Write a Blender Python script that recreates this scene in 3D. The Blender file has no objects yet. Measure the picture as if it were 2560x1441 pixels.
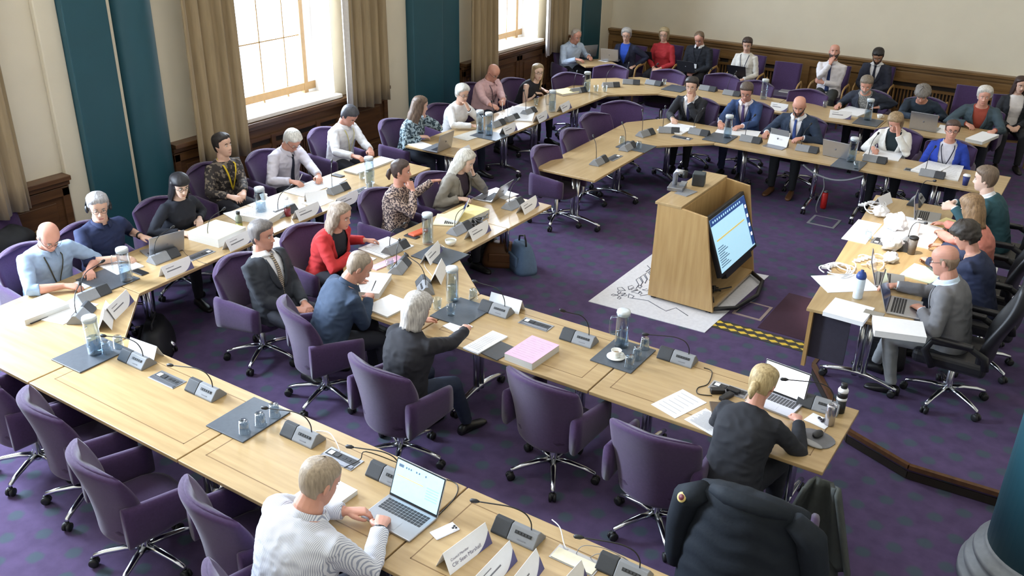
import bpy, bmesh, math, random
from mathutils import Vector, Matrix, Euler, Quaternion, noise
from math import sin, cos, pi, radians, atan2, sqrt, hypot
random.seed(7)
SC = bpy.context.scene
COL = SC.collection
# ---------------------------------------------------------------- camera
FOC, CX, CY, CZ = 2300.9, 1271.0, 718.0, 4.13
PIT, YAW, ROL = 0.4413666, 0.57836, 0.0173201
def cam_rows():
    B = Matrix(((1,0,0),(0,0,-1),(0,1,0)))
    c, s = cos(YAW), sin(YAW); Rz = Matrix(((c,-s,0),(s,c,0),(0,0,1)))
    c, s = cos(PIT), sin(PIT); Rx = Matrix(((1,0,0),(0,c,-s),(0,s,c)))
    c, s = cos(ROL), sin(ROL); Rr = Matrix(((c,-s,0),(s,c,0),(0,0,1)))
    return Rr @ Rx @ B @ Rz.transposed()
CM = cam_rows(); CMT = CM.transposed()
def P(u, v, z=0.73):
    """the point at height z that the lens sees at pixel (u, v)"""
    d = CMT @ Vector(((u-CX)/FOC, (v-CY)/FOC, 1.0))
    t = (z-CZ)/d.z
    return Vector((d.x*t, d.y*t, z))
def PY(u, v, y):
    d = CMT @ Vector(((u-CX)/FOC, (v-CY)/FOC, 1.0)); t = y/d.y
    return Vector((d.x*t, y, CZ+d.z*t))
cd = bpy.data.cameras.new('camera'); cam = bpy.data.objects.new('camera', cd); COL.objects.link(cam)
cd.sensor_width = 36; cd.lens = FOC/2560*36; cd.shift_x = (1280-CX)/2560; cd.shift_y = (CY-720.5)/2560
r = [Vector(CM[0]), -Vector(CM[1]), -Vector(CM[2])]
cam.matrix_world = Matrix((( r[0].x, r[1].x, r[2].x, 0), (r[0].y, r[1].y, r[2].y, 0), (r[0].z, r[1].z, r[2].z, CZ), (0,0,0,1)))
cd.clip_end = 200
SC.camera = cam
# ---------------------------------------------------------------- mesh builder
class MB:
    def __init__(s): s.v = []; s.f = []; s.m = []; s.sm = []
    def add(s, vs, fs, mi=0, smooth=False):
        o = len(s.v); s.v += [Vector(p) for p in vs]
        for f in fs: s.f.append([i+o for i in f]); s.m.append(mi); s.sm.append(smooth)
        return s
    def box(s, c, d, mi=0, rz=0, rot=None):
        c = Vector(c); h = Vector(d)/2
        R = rot if rot else Matrix.Rotation(rz, 3, 'Z')
        vs = [c + R @ Vector((x*h.x, y*h.y, z*h.z)) for x in (-1,1) for y in (-1,1) for z in (-1,1)]
        return s.add(vs, [(0,1,3,2),(4,6,7,5),(0,4,5,1),(2,3,7,6),(0,2,6,4),(1,5,7,3)], mi)
    def prism(s, poly, z0, z1, mi=0):
        n = len(poly)
        a = sum(poly[i][0]*poly[(i+1)%n][1]-poly[(i+1)%n][0]*poly[i][1] for i in range(n))
        if a < 0: poly = poly[::-1]
        vs = [(p[0],p[1],z0) for p in poly]+[(p[0],p[1],z1) for p in poly]
        fs = [tuple(range(n-1,-1,-1)), tuple(range(n,2*n))]+[(i,(i+1)%n,n+(i+1)%n,n+i) for i in range(n)]
        return s.add(vs, fs, mi)
    def rings(s, rs, mi=0, caps=True, smooth=True, closed=True):
        n = len(rs[0]); vs = [p for r in rs for p in r]; fs = []
        for i in range(len(rs)-1):
            for j in range(n if closed else n-1):
                k = (j+1) % n
                fs.append((i*n+j, i*n+k, (i+1)*n+k, (i+1)*n+j))
        if caps: fs.append(tuple(range(n-1,-1,-1))); fs.append(tuple(range((len(rs)-1)*n, len(rs)*n)))
        return s.add(vs, fs, mi, smooth)
    def tube(s, pts, r, n=8, mi=0, flat=1.0, up=None):
        pts = [Vector(p) for p in pts]; m = len(pts)
        rr = r if isinstance(r, list) else [r]*m
        rs = []; X = None
        for i in range(m):
            t = (pts[min(i+1,m-1)]-pts[max(i-1,0)])
            t = t.normalized() if t.length > 1e-9 else Vector((0,0,1))
            if X is None:
                u = Vector(up) if up else (Vector((0,0,1)) if abs(t.z) < .9 else Vector((0,1,0)))
                X = u.cross(t).normalized()
            else:
                X = (X - t*X.dot(t)); X = X.normalized() if X.length > 1e-6 else t.orthogonal().normalized()
            Y = t.cross(X)
            a = rr[i]
            ax, ay = (a if isinstance(a, (tuple,list)) else (a, a*flat))
            rs.append([pts[i] + X*(cos(2*pi*j/n)*ax) + Y*(sin(2*pi*j/n)*ay) for j in range(n)])
        return s.rings(rs, mi)
    def lathe(s, c, prof, n=20, mi=0, ax=None, caps=True):
        c = Vector(c); q = Vector((0,0,1)).rotation_difference(Vector(ax)).to_matrix() if ax else Matrix.Identity(3)
        return s.rings([[c + q @ Vector((r*cos(2*pi*j/n), r*sin(2*pi*j/n), z)) for j in range(n)] for r, z in prof], mi, caps)
    def ell(s, c, r, n=12, m=8, mi=0, rot=None):
        c = Vector(c); R = rot or Matrix.Identity(3); rs = []
        for i in range(m+1):
            th = pi*i/m; k = max(sin(th), .02)
            rs.append([c + R @ Vector((r[0]*k*cos(2*pi*j/n), r[1]*k*sin(2*pi*j/n), -r[2]*cos(th))) for j in range(n)])
        return s.rings(rs, mi)
    def sheet(s, grid, mi=0, t=0, smooth=True):
        """a surface from rows of points; t gives it thickness along its normals (second skin)"""
        R, C = len(grid), len(grid[0]); g = [[Vector(p) for p in row] for row in grid]
        vs = [p for row in g for p in row]; n0 = R*C; fs = []
        q = lambda i, j: i*C+j
        for i in range(R-1):
            for j in range(C-1): fs.append((q(i,j), q(i,j+1), q(i+1,j+1), q(i+1,j)))
        if t:
            for i in range(R):
                for j in range(C):
                    a = g[min(i+1,R-1)][j]-g[max(i-1,0)][j]; b = g[i][min(j+1,C-1)]-g[i][max(j-1,0)]
                    nn = b.cross(a); nn = nn.normalized() if nn.length > 1e-9 else Vector((0,0,1))
                    vs.append(g[i][j]-nn*t)
            for i in range(R-1):
                for j in range(C-1): fs.append((n0+q(i,j), n0+q(i+1,j), n0+q(i+1,j+1), n0+q(i,j+1)))
            bd = [q(0,j) for j in range(C)]+[q(i,C-1) for i in range(1,R)]+[q(R-1,j) for j in range(C-2,-1,-1)]+[q(i,0) for i in range(R-2,0,-1)]
            for k in range(len(bd)):
                a, b = bd[k], bd[(k+1)%len(bd)]; fs.append((b, a, n0+a, n0+b))
        return s.add(vs, fs, mi, smooth)
    def mesh(s, name, mats):
        me = bpy.data.meshes.new(name)
        me.from_pydata([tuple(p) for p in s.v], [], s.f)
        for m in (mats if isinstance(mats, (list,tuple)) else [mats]): me.materials.append(m)
        me.polygons.foreach_set('material_index', s.m); me.polygons.foreach_set('use_smooth', s.sm)
        me.update(); return me
    def build(s, name, mats, parent=None, bev=0, seg=2, xf=None):
        if xf: s.v = [xf @ p for p in s.v]
        o = bpy.data.objects.new(name, s.mesh(name, mats)); COL.objects.link(o)
        if parent: o.parent = parent
        if bev:
            b = o.modifiers.new('bevel', 'BEVEL'); b.width = bev; b.segments = seg; b.limit_method = 'ANGLE'; b.angle_limit = radians(40)
        return o
def tag(o, label=None, cat=None, group=None, kind=None):
    if label: o['label'] = label
    if cat: o['category'] = cat
    if group: o['group'] = group
    if kind: o['kind'] = kind
    return o
def thing(name, label, cat, loc=(0,0,0), rz=0, group=None):
    o = bpy.data.objects.new(name, None); COL.objects.link(o); o.empty_display_size = .1
    o.location = loc; o.rotation_euler = (0,0,rz)
    return tag(o, label, cat, group)
def dup(root, loc, rz, label, group=None):
    """a copy of a thing with copies of its parts and sub-parts"""
    r = root.copy(); COL.objects.link(r); r.location = loc; r.rotation_euler = (0,0,rz); r['label'] = label
    if group: r['group'] = group
    def kids(a, b):
        for ch in a.children:
            c = ch.copy(); COL.objects.link(c); c.parent = b; kids(ch, c)
    kids(root, r)
    return r
def ang(dx, dy): return atan2(-dx, dy)      # rotation about Z that turns local +Y to (dx, dy)
A_UP, A_DN, A_RT, A_LT = 0.0, pi, -pi/2, pi/2   # facing away from the lens wall, towards it, towards +X, towards -X
# ---------------------------------------------------------------- materials
def lin(c): return tuple(((x/255+.055)/1.055)**2.4 if x > 10 else x/255/12.92 for x in c)+(1,)
MC = {}
def mat(name, col, rough=.6, metal=0, var=.06, scale=30, bump=0, bscale=200, spec=.5, col2=None, stretch=None, sheen=0, coat=0):
    if name in MC: return MC[name]
    m = bpy.data.materials.new(name); m.use_nodes = True; nt = m.node_tree; N = nt.nodes; L = nt.links; b = N['Principled BSDF']
    b.inputs['Roughness'].default_value = rough; b.inputs['Metallic'].default_value = metal
    b.inputs['Specular IOR Level'].default_value = spec
    if sheen: b.inputs['Sheen Weight'].default_value = sheen
    if coat: b.inputs['Coat Weight'].default_value = coat; b.inputs['Coat Roughness'].default_value = .12
    tc = N.new('ShaderNodeTexCoord'); src = tc.outputs['Object']
    if stretch:
        mp = N.new('ShaderNodeMapping'); mp.inputs['Scale'].default_value = stretch; L.new(src, mp.inputs['Vector']); src = mp.outputs['Vector']
    no = N.new('ShaderNodeTexNoise'); no.inputs['Scale'].default_value = scale; no.inputs['Detail'].default_value = 4; L.new(src, no.inputs['Vector'])
    cr = N.new('ShaderNodeValToRGB'); c = lin(col)
    cr.color_ramp.elements[0].position = .3; cr.color_ramp.elements[1].position = .7
    cr.color_ramp.elements[0].color = tuple(x*(1-var) for x in c[:3])+(1,)
    cr.color_ramp.elements[1].color = lin(col2) if col2 else tuple(min(1, x*(1+var)) for x in c[:3])+(1,)
    L.new(no.outputs['Fac'], cr.inputs['Fac']); L.new(cr.outputs['Color'], b.inputs['Base Color'])
    if bump:
        n2 = N.new('ShaderNodeTexNoise'); n2.inputs['Scale'].default_value = bscale; n2.inputs['Detail'].default_value = 3; L.new(src, n2.inputs['Vector'])
        bp = N.new('ShaderNodeBump'); bp.inputs['Strength'].default_value = bump; bp.inputs['Distance'].default_value = .004
        L.new(n2.outputs['Fac'], bp.inputs['Height']); L.new(bp.outputs['Normal'], b.inputs['Normal'])
    MC[name] = m; return m
def glow(name, col, e):
    m = mat(name, col, .4); b = m.node_tree.nodes['Principled BSDF']
    b.inputs['Emission Color'].default_value = lin(col); b.inputs['Emission Strength'].default_value = e; return m
def glassy(name, col, rough=.02, k=1.0):
    """thin clear glass: clear straight through, mirror-like towards its grazing edges"""
    m = mat(name, col, rough, var=.01); nt = m.node_tree; N, L = nt.nodes, nt.links
    tr = N.new('ShaderNodeBsdfTransparent'); tr.inputs['Color'].default_value = lin(col); gl = N.new('ShaderNodeBsdfGlossy'); gl.inputs['Roughness'].default_value = rough; gl.inputs['Color'].default_value = (1,1,1,1)
    lw = N.new('ShaderNodeLayerWeight'); lw.inputs['Blend'].default_value = .25; mu = N.new('ShaderNodeMath'); mu.operation = 'MULTIPLY'; mu.inputs[1].default_value = k; L.new(lw.outputs['Facing'], mu.inputs[0])
    mx = N.new('ShaderNodeMixShader'); L.new(mu.outputs[0], mx.inputs[0]); L.new(tr.outputs[0], mx.inputs[1]); L.new(gl.outputs[0], mx.inputs[2]); L.new(mx.outputs[0], N['Material Output'].inputs['Surface']); return m
def nodes(m): return m.node_tree.nodes, m.node_tree.links, m.node_tree.nodes['Principled BSDF']
# carpet: purple with a staggered lattice of green ovals
def carpet():
    m = mat('carpet_purple', (84,70,102), .95, var=.14, scale=9, bump=.6, bscale=420, spec=.12)
    N, L, b = nodes(m); tc = N['Texture Coordinate'] if 'Texture Coordinate' in N else N.new('ShaderNodeTexCoord')
    base = b.inputs['Base Color'].links[0].from_socket
    def V(op, *a):
        n = N.new('ShaderNodeMath'); n.operation = op
        for i, x in enumerate(a):
            if isinstance(x, (int,float)): n.inputs[i].default_value = x
            else: L.new(x, n.inputs[i])
        return n.outputs[0]
    sp = N.new('ShaderNodeSeparateXYZ'); L.new(tc.outputs['Object'], sp.inputs[0])
    def lattice(ox, oy):
        S = .325
        dx = V('SUBTRACT', V('FRACT', V('MULTIPLY', V('ADD', sp.outputs[0], 50+ox), 1/S)), .5)
        dy = V('SUBTRACT', V('FRACT', V('MULTIPLY', V('ADD', sp.outputs[1], 50+oy), 1/S)), .5)
        return V('SQRT', V('ADD', V('MULTIPLY', dx, dx), V('MULTIPLY', V('MULTIPLY', dy, dy), 1.0)))
    d = V('MINIMUM', lattice(.02,-.02), lattice(.1825,.1425))
    nz = N.new('ShaderNodeTexNoise'); nz.inputs['Scale'].default_value = 26; L.new(tc.outputs['Object'], nz.inputs['Vector'])
    d2 = V('ADD', d, V('MULTIPLY', V('SUBTRACT', nz.outputs['Fac'], .5), .09))
    mr = N.new('ShaderNodeMapRange'); mr.inputs[1].default_value = .12; mr.inputs[2].default_value = .19; mr.inputs[3].default_value = .66; mr.inputs[4].default_value = 0
    L.new(d2, mr.inputs[0])
    mx = N.new('ShaderNodeMix'); mx.data_type = 'RGBA'; L.new(mr.outputs[0], mx.inputs[0]); L.new(base, mx.inputs[6]); mx.inputs[7].default_value = lin((66,88,90))
    L.new(mx.outputs[2], b.inputs['Base Color']); return m
# beech veneer: long soft grain
def wood(name, c1, c2, rough=.35, axis='x', coat=.25):
    st = {'x':(1.2,14,14),'y':(14,1.2,14),'z':(14,14,1.2)}[axis]
    return mat(name, c1, rough, var=.04, scale=1.7, col2=c2, stretch=st, bump=.03, bscale=12, coat=coat)
M_CARPET = carpet()
M_BEECH = wood('beech_veneer', (175,146,102), (189,161,117))
M_BEECHY = wood('beech_veneer_long', (175,146,102), (189,161,117), axis='y')
M_EDGE = mat('beech_edge', (176,140,88), .4, var=.05)
M_BEECHZ = wood('beech_upright', (186,150,98), (200,166,114), axis='z')
M_INLAY = mat('inlay_line', (128,98,62), .4)
M_OAK = wood('dark_oak', (74,48,28), (98,66,38), .4, 'y', .1)
M_OAKX = wood('dark_oak_long', (104,74,38), (124,92,50), .4, 'x', .1)
M_SLOT = mat('grille_shadow', (30,20,14), .8)
M_WALL = mat('wall_cream', (216,206,184), .85, var=.02, scale=3, bump=.02, bscale=90)
M_WALLG = mat('wall_pale_grey', (206,202,196), .85, var=.02, scale=3)
M_TEAL = mat('teal_paint', (30,76,88), .5, var=.04, scale=4)
M_CEIL = mat('ceiling_white', (225,220,210), .9, var=.02)
M_CURT = mat('curtain_gold', (150,130,98), .8, var=.12, scale=5, stretch=(6,6,.5), bump=.1, bscale=160, sheen=.2)
M_LINING = mat('curtain_lining', (225,220,214), .8)
M_FRAME = mat('window_frame_oak', (158,124,78), .45, var=.1, scale=12)
M_SILL = mat('window_sill_stone', (216,208,196), .5, var=.04)
M_REVEAL = mat('reveal_white', (232,230,228), .8, var=.02)
M_PURPLE = mat('purple_fabric', (66,46,82), .9, var=.1, scale=60, bump=.25, bscale=900, spec=.2, sheen=.25)
M_PURPLED = mat('purple_seat', (54,36,66), .9, var=.1, scale=60, bump=.25, bscale=900, spec=.2, sheen=.15)
M_CHROME = mat('chrome', (205,208,214), .18, 1, var=.02)
M_STEEL = mat('brushed_steel', (150,152,160), .35, .9, var=.04)
M_BLACK = mat('black_plastic', (24,24,27), .45, var=.1)
M_RUBBER = mat('castor_black', (18,19,22), .55)
M_LEATHER = mat('black_leather', (26,26,30), .42, var=.12, scale=40, bump=.15, bscale=300)
M_SLATE = mat('slate_mat', (78,84,92), .4, var=.08, scale=40)
M_GREYP = mat('grey_plastic', (132,134,138), .45, var=.03)
M_DGREY = mat('dark_grille', (52,54,58), .6, var=.25, scale=500)
M_WHITE = mat('white_card', (236,236,238), .7, var=.015)
M_PAPER = mat('paper_white', (238,238,240), .75, var=.015)
M_PAGES = mat('paper_edge', (214,212,206), .85, var=.12, scale=10, stretch=(.2,.2,60))
M_INK = mat('ink_grey', (120,120,126), .8); M_PRINT = mat('print_grey', (164,164,172), .8)
M_GLASS = glassy('clear_glass', (236,242,246), .03, .75)
M_WATER = glassy('water', (230,238,244), .02, .5)
M_SILV = mat('laptop_silver', (178,180,186), .32, .75, var=.02)
M_KEYS = mat('keyboard_black', (40,41,45), .5)
M_CHINA = mat('white_china', (240,240,236), .25, var=.01)
# ================================================================ the setting
XW, YB, XR, YF, HC = -8.83, 16.85, 3.2, -.8, 6.2     # left wall, back wall, right wall, near wall, ceiling height
def struct(o): o['kind'] = 'structure'; return o
struct(MB().box((-2.8, 8, -.05), (13, 19, .1)).build('floor', M_CARPET))
struct(MB().box((-2.8, 8, HC+.05), (13, 19, .1)).build('ceiling', M_CEIL))
struct(MB().box((-2.8, YB+.1, HC/2), (13, .2, HC)).build('wall_back', M_WALL))
struct(MB().box((XR+.1, 8, HC/2), (.2, 19, HC)).build('wall_right', M_WALL))
struct(MB().box((-2.8, YF-.1, HC/2), (13, .2, HC)).build('wall_front', M_WALL))
# left wall with three tall window openings (deep reveals)
WIN = [(1.6, 3.75), (7.33, 9.12), (12.66, 14.36)]; ZS, ZT = 1.1, 4.9; TH = .5
w = MB(); ys = [YF-.2] + [a for p in WIN for a in p] + [YB+.2]
for i in range(0, len(ys), 2):
    a, b = ys[i], ys[i+1]; w.box((XW-TH/2, (a+b)/2, HC/2), (TH, b-a, HC))
for a, b in WIN:
    w.box((XW-TH/2, (a+b)/2, ZS/2), (TH, b-a, ZS)); w.box((XW-TH/2, (a+b)/2, (ZT+HC)/2), (TH, b-a, HC-ZT))
struct(w.build('wall_left', M_WALL))
M_PANE = glassy('window_glass', (252,254,255), .0, .15)
for k, (a, b) in enumerate(WIN):
    n = k+1; yc = (a+b)/2; XG = XW-.36
    rv = MB()
    rv.box((XW-.24, a+.015, (ZS+ZT)/2), (.47, .03, ZT-ZS)); rv.box((XW-.24, b-.015, (ZS+ZT)/2), (.47, .03, ZT-ZS)); rv.box((XW-.24, yc, ZT-.015), (.47, b-a, .03))
    fr = MB()
    fr.box((XG, yc, ZS+.11), (.07, b-a-.06, .1)); fr.box((XG, yc, ZT-.08), (.07, b-a-.06, .09))
    yl, yr = a+.27, b-.24
    fr.box((XG, yl-.03, (ZS+ZT)/2), (.08, .07, ZT-ZS)); fr.box((XG, yr+.03, (ZS+ZT)/2), (.08, .07, ZT-ZS))
    for j in (1, 2, 3):
        fr.box((XG, yl+(yr-yl)*(.12+.33*(j-1)), (ZS+ZT)/2), (.03, .018, ZT-ZS))
    for z in (1.9, 2.65, 3.4, 4.15): fr.box((XG, yc, z), (.03, yr-yl, .018))
    for y0, y1 in ((a, yl-.06), (yr+.06, b)): rv.box((XG, (y0+y1)/2, (ZS+ZT)/2), (.05, y1-y0, ZT-ZS))
    win = struct(fr.build('window_%d' % n, M_FRAME, bev=.004))
    rv.build('reveal', M_REVEAL, win)
    MB().box((XG, (yl+yr)/2, (ZS+.1+ZT)/2), (.004, yr-yl, ZT-ZS-.1)).build('pane', M_PANE, win)
    MB().box((XW-.14, yc, ZS+.0), (.5, b-a+.06, .05)).build('window_sill', M_SILL, win, bev=.008)
# wainscot along the left wall between the piers, with panels and slatted grilles under the windows
def wains(y0, y1, name, gr=None):
    X = XW+.05; o = MB()
    o.box((XW+.03, (y0+y1)/2, .5), (.06, y1-y0, 1.0))
    o.box((X+.02, (y0+y1)/2, 1.045), (.16, y1-y0, .05)); o.box((X+.01, (y0+y1)/2, .99), (.1, y1-y0, .05)); o.box((X+.012, (y0+y1)/2, .09), (.06, y1-y0, .18))
    n = max(1, round((y1-y0)/.9)); d = (y1-y0)/n
    for i in range(n):
        c = y0+d*(i+.5)
        if gr and gr[0] < c < gr[1]: continue
        for yy in (c-d/2+.05, c+d/2-.05): o.box((X+.02, yy, .56), (.035, .08, .76))
        for z in (.24, .9): o.box((X+.02, c, z), (.035, d-.02, .1))
        o.box((X+.018, c, .57), (.02, d-.34, .46))
    t = struct(o.build(name, M_OAK, bev=.006))
    if gr:
        a, b = gr
        MB().box((X+.015, (a+b)/2, .5), (.02, b-a, .62)).build('grille_back', M_SLOT, t)
        g = MB()
        for z in (.16, .72, .84): g.box((X+.03, (a+b)/2, z), (.05, b-a, .05))
        k = int((b-a)/.045)
        for i in range(k): g.box((X+.03, a+(i+.5)*(b-a)/k, .44), (.03, .02, .56))
        for i in range(5): g.box((X+.035, a+(b-a)*i/4, .5), (.06, .07, .72))
        g.build('grille', M_OAK, t)
    return t
wains(-.2, 5.06, 'trim_1'); wains(6.36, 10.11, 'trim_2', (7.45, 9.05)); wains(11.95, 15.3, 'trim_3')
# piers and teal pilasters
def pier(y0, y1, m, name, d=.06): struct(MB().box((XW+d/2, (y0+y1)/2, HC/2), (d, y1-y0, HC)).build(name, m, bev=.012))
pier(5.06, 5.29, M_WALL, 'trim_4', .07)
pier(5.29, 5.78, M_TEAL, 'trim_5', .16); pier(5.78, 5.86, M_WALL, 'trim_6', .09)
o = MB()
o.rings([[Vector((XW+max(0,.22*sin(pi*j/16)), 6.11-.25*cos(pi*j/16), z)) for j in range(17)] for z in (0, HC)], smooth=True, closed=False, caps=False)
struct(o.build('trim_7', M_TEAL))
pier(10.11, 10.6, M_WALL, 'trim_8', .07)
pier(10.6, 11.3, M_TEAL, 'trim_9', .2); pier(11.3, 11.88, M_TEAL, 'trim_10', .08)
pier(15.3, 15.75, M_WALL, 'trim_11', .1); pier(15.75, 16.42, M_TEAL, 'trim_12', .16); pier(16.42, YB, M_WALL, 'trim_13', .17)
# back wall wainscot
o = MB(); x0, x1 = -8.66, XR; xc = (x0+x1)/2; Lx = x1-x0
o.box((xc, YB-.03, .47), (Lx, .06, .94)); o.box((xc, YB-.06, .985), (Lx, .14, .045)); o.box((xc, YB-.045, .93), (Lx, .1, .05)); o.box((xc, YB-.05, .08), (Lx, .07, .16))
for z in (.2, .82): o.box((xc, YB-.07, z), (Lx, .035, .12))
k = 9
for i in range(k+1): o.box((x0+Lx*i/k, YB-.07, .5), (.2, .036, .7))
t = struct(o.build('trim_14', M_OAKX, bev=.006))
for a, b in ((-6.3, -5.2), (-3.2, -1.3)):
    g = MB(); MB().box(((a+b)/2, YB-.075, .47), (b-a, .02, .6)).build('grille_back', M_SLOT, t)
    for z in (.18, .62, .74): g.box(((a+b)/2, YB-.1, z), (b-a, .05, .045))
    n = int((b-a)/.055)
    for i in range(n): g.box((a+(i+.5)*(b-a)/n, YB-.095, .4), (.024, .03, .46))
    for i in range(4): g.ell((a+(b-a)*i/3, YB-.125, .68), (.03,.015,.03), 8, 6)
    g.build('grille', M_OAKX, t)
# curtains: pleated drapes either side of each window
def curtain(y0, y1, z0, lab, lining=None, px=.235):
    n = max(6, int((y1-y0)/.02)); cyc = max(2.5, (y1-y0)/.17)
    o = MB(); g = []
    for iz in range(15):
        z = z0+(5.1-z0)*iz/14; row = []
        for j in range(n+1):
            s = j/n; f = .045*sin(2*pi*cyc*s+.6*sin(3*s)+.05*iz)+.018*sin(2*pi*cyc*2.3*s+1)
            yy = (y0+y1)/2+(y1-y0)*(s-.5)*(1-.06*iz/14)
            row.append((XW+px+f, yy, z+(.02*sin(9*s) if iz == 0 else 0)))
        g.append(row)
    o.sheet(g, 0, .012)
    c = o.build('curtain', M_CURT); tag(c, lab, 'curtain', 'gold window curtains')
    if lining:
        l = MB(); g = [[(XW+px+.035+.03*sin(6*s+2)-.05*s, lining[0]+(lining[1]-lining[0])*s, z0-.02+(5.1-z0)*i/8) for s in [j/8 for j in range(9)]] for i in range(9)]
        l.sheet(g, 0, .006); l.build('lining', M_LINING, c)['label'] = 'pale curtain lining'
curtain(3.75, 4.56, .86, 'gold curtain at the far left edge by the pale wall')
curtain(6.58, 7.34, .72, 'gold curtain left of the larger window, behind the man with the yellow lanyard')
curtain(9.2, 9.95, .9, 'gold curtain with white lining edge right of the larger window', (9.05, 9.22))
curtain(11.95, 12.72, .74, 'gold curtain left of the smaller far window, behind the bald man')
curtain(14.35, 15.02, .86, 'gold curtain right of the smaller far window by the corner', (14.2, 14.37))
# dais with timber nosing, at the right
DZ = .12
dp = [(-1.585, 10.6), (-1.585, 7.35), (-1.05, 6.48), (-.56, 6.27), (.06, 6.3), (XR, 6.3), (XR, 10.6)]
d = struct(MB().prism(dp, 0, DZ).build('floor_dais', M_CARPET))
o = MB()
for a, b in zip(dp[:-2], dp[1:-1]):
    a, b = Vector(a), Vector(b); v = (b-a); c = (a+b)/2; n = Vector((v.y, -v.x)).normalized()
    L_ = v.length
    o.box((c.x+n.x*.004, c.y+n.y*.004, DZ-.012), (L_, .035, .034), 0, atan2(v.y, v.x))
    o.box((c.x+n.x*.006, c.y+n.y*.006, .035), (L_, .012, .06), 1, atan2(v.y, v.x))
o.build('nosing', [M_OAK, M_SLOT], d)
# teal column at the lower right, with moulded base
o = MB(); c = (.38, 5.55)
o.lathe((c[0], c[1], 0), [(.35,.26),(.345,1.5),(.34,HC)], 48)
col = struct(o.build('trim_15', M_TEAL))
o = MB(); o.lathe((c[0], c[1], 0), [(.47,0),(.47,.07),(.44,.08),(.45,.12),(.44,.15),(.40,.165),(.395,.19),(.415,.205),(.41,.235),(.37,.25),(.36,.28),(.35,.3)], 48)
o.build('column_base', mat('column_base_grey', (120,124,130), .5, var=.08), col)
# ================================================================ light
W = bpy.data.worlds.new('world'); SC.world = W; W.use_nodes = True
bg = W.node_tree.nodes['Background']; bg.inputs[0].default_value = (.80,.88,1,1); bg.inputs[1].default_value = 5.0
def area(name, loc, rot, sx, sy, e, col=(1,1,1), portal=False):
    l = bpy.data.lights.new(name, 'AREA'); l.shape = 'RECTANGLE'; l.size = sx; l.size_y = sy; l.energy = e; l.color = col
    if portal: l.cycles.is_portal = True
    o = bpy.data.objects.new(name, l); COL.objects.link(o); o.location = loc; o.rotation_euler = rot; return o
for k, (a, b) in enumerate(WIN):
    o = area('window_daylight', (XW-.45, (a+b)/2, 3.0), (0, radians(-90), 0), 3.7, b-a-.4, [1650, 560, 480][k], (.74,.85,1))
# fill lamps added out of view below the ceiling, for indoor ambient light
for x, y in ((-4.6,3),(-1.2,3),(-4.6,8),(-1.2,8),(-4.6,13),(-1.2,13)):
    area('ceiling_fill', (x, y, HC-.15), (0,0,0), .9, .9, 29, (1,.88,.72))
s = bpy.data.lights.new('spot_over_clerks', 'SPOT'); s.energy = 2300; s.spot_size = radians(17); s.spot_blend = .6; s.shadow_soft_size = .12; s.color = (1,.95,.86)
so = bpy.data.objects.new('spot_over_clerks', s); COL.objects.link(so); so.location = (-2.6, 6.4, HC-.1)
so.rotation_euler = (Vector((-1.45, 8.5, .85))-so.location).to_track_quat('-Z','Y').to_euler()
SC.view_settings.view_transform = 'Standard'; SC.view_settings.look = 'None'; SC.view_settings.exposure = -.08; SC.cycles.max_bounces = 8; SC.cycles.diffuse_bounces = 4; SC.cycles.glossy_bounces = 4; SC.cycles.transparent_max_bounces = 16; SC.cycles.adaptive_threshold = .015; SC.view_settings.gamma = 1
# ================================================================ tables
TH = .028
def castor(parent, x, y, name='castor', r=.03):
    o = MB()
    for s in (-.016, .016): o.lathe((x+s, y, r), [(r*.55,-.011),(r,-.007),(r,.007),(r*.55,.011)], 12, 0, (1,0,0))
    o.lathe((x, y, r), [(r*.8,-.006),(r*.8,.006)], 8, 0, (1,0,0)); o.lathe((x, y, r*1.4), [(.012,0),(.012,.03)], 8, 1)
    return o.build(name, [M_RUBBER, M_CHROME], parent)
def tleg(parent, p, q, zt, z0=0):
    """one T-leg: twin posts and an arched foot from floor point p to q, with two castors"""
    p, q = Vector(p), Vector(q); m = (p+q)/2; d = (q-p).normalized(); n = Vector((-d.y, d.x))
    o = MB()
    for s in (-.032, .032):
        o.tube([(m.x+d.x*s, m.y+d.y*s, z0+.1), (m.x+d.x*s, m.y+d.y*s, zt-.03)], .026, 10)
    L_ = (q-p).length; pts = []
    for i in range(9):
        k = i/8; c = p.lerp(q, k); pts.append((c.x, c.y, z0+.075+.055*sin(pi*k)))
    o.tube(pts, [.02+.01*sin(pi*i/8) for i in range(9)], 10, 0, .8)
    o.box((m.x, m.y, zt-.02), (.5*abs(d.x)+.06, .5*abs(d.y)+.06, .025), 1)
    g = o.build('leg', [M_CHROME, M_BLACK], parent)
    for c in (p+d*.03, q-d*.03):
        k = MB(); r = .032
        for s in (-.017, .017): k.lathe((c.x+n.x*s, c.y+n.y*s, z0+r), [(r*.5,-.01),(r,-.007),(r,.007),(r*.5,.01)], 12, 0, (n.x,n.y,0))
        k.lathe((c.x, c.y, z0+r), [(.014,0),(.014,.05)], 8, 1)
        k.build('castor', [M_RUBBER, M_CHROME], g)
TABS = []
def over_table(p, grow=0):
    """the table height under a point, or None"""
    for poly, z in TABS:
        c = False; n = len(poly)
        for i in range(n):
            a, b = poly[i], poly[(i+1)%n]
            if (a[1] > p.y) != (b[1] > p.y) and p.x < (b[0]-a[0])*(p.y-a[1])/(b[1]-a[1])+a[0]: c = not c
        if c: return z
    return None
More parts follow.
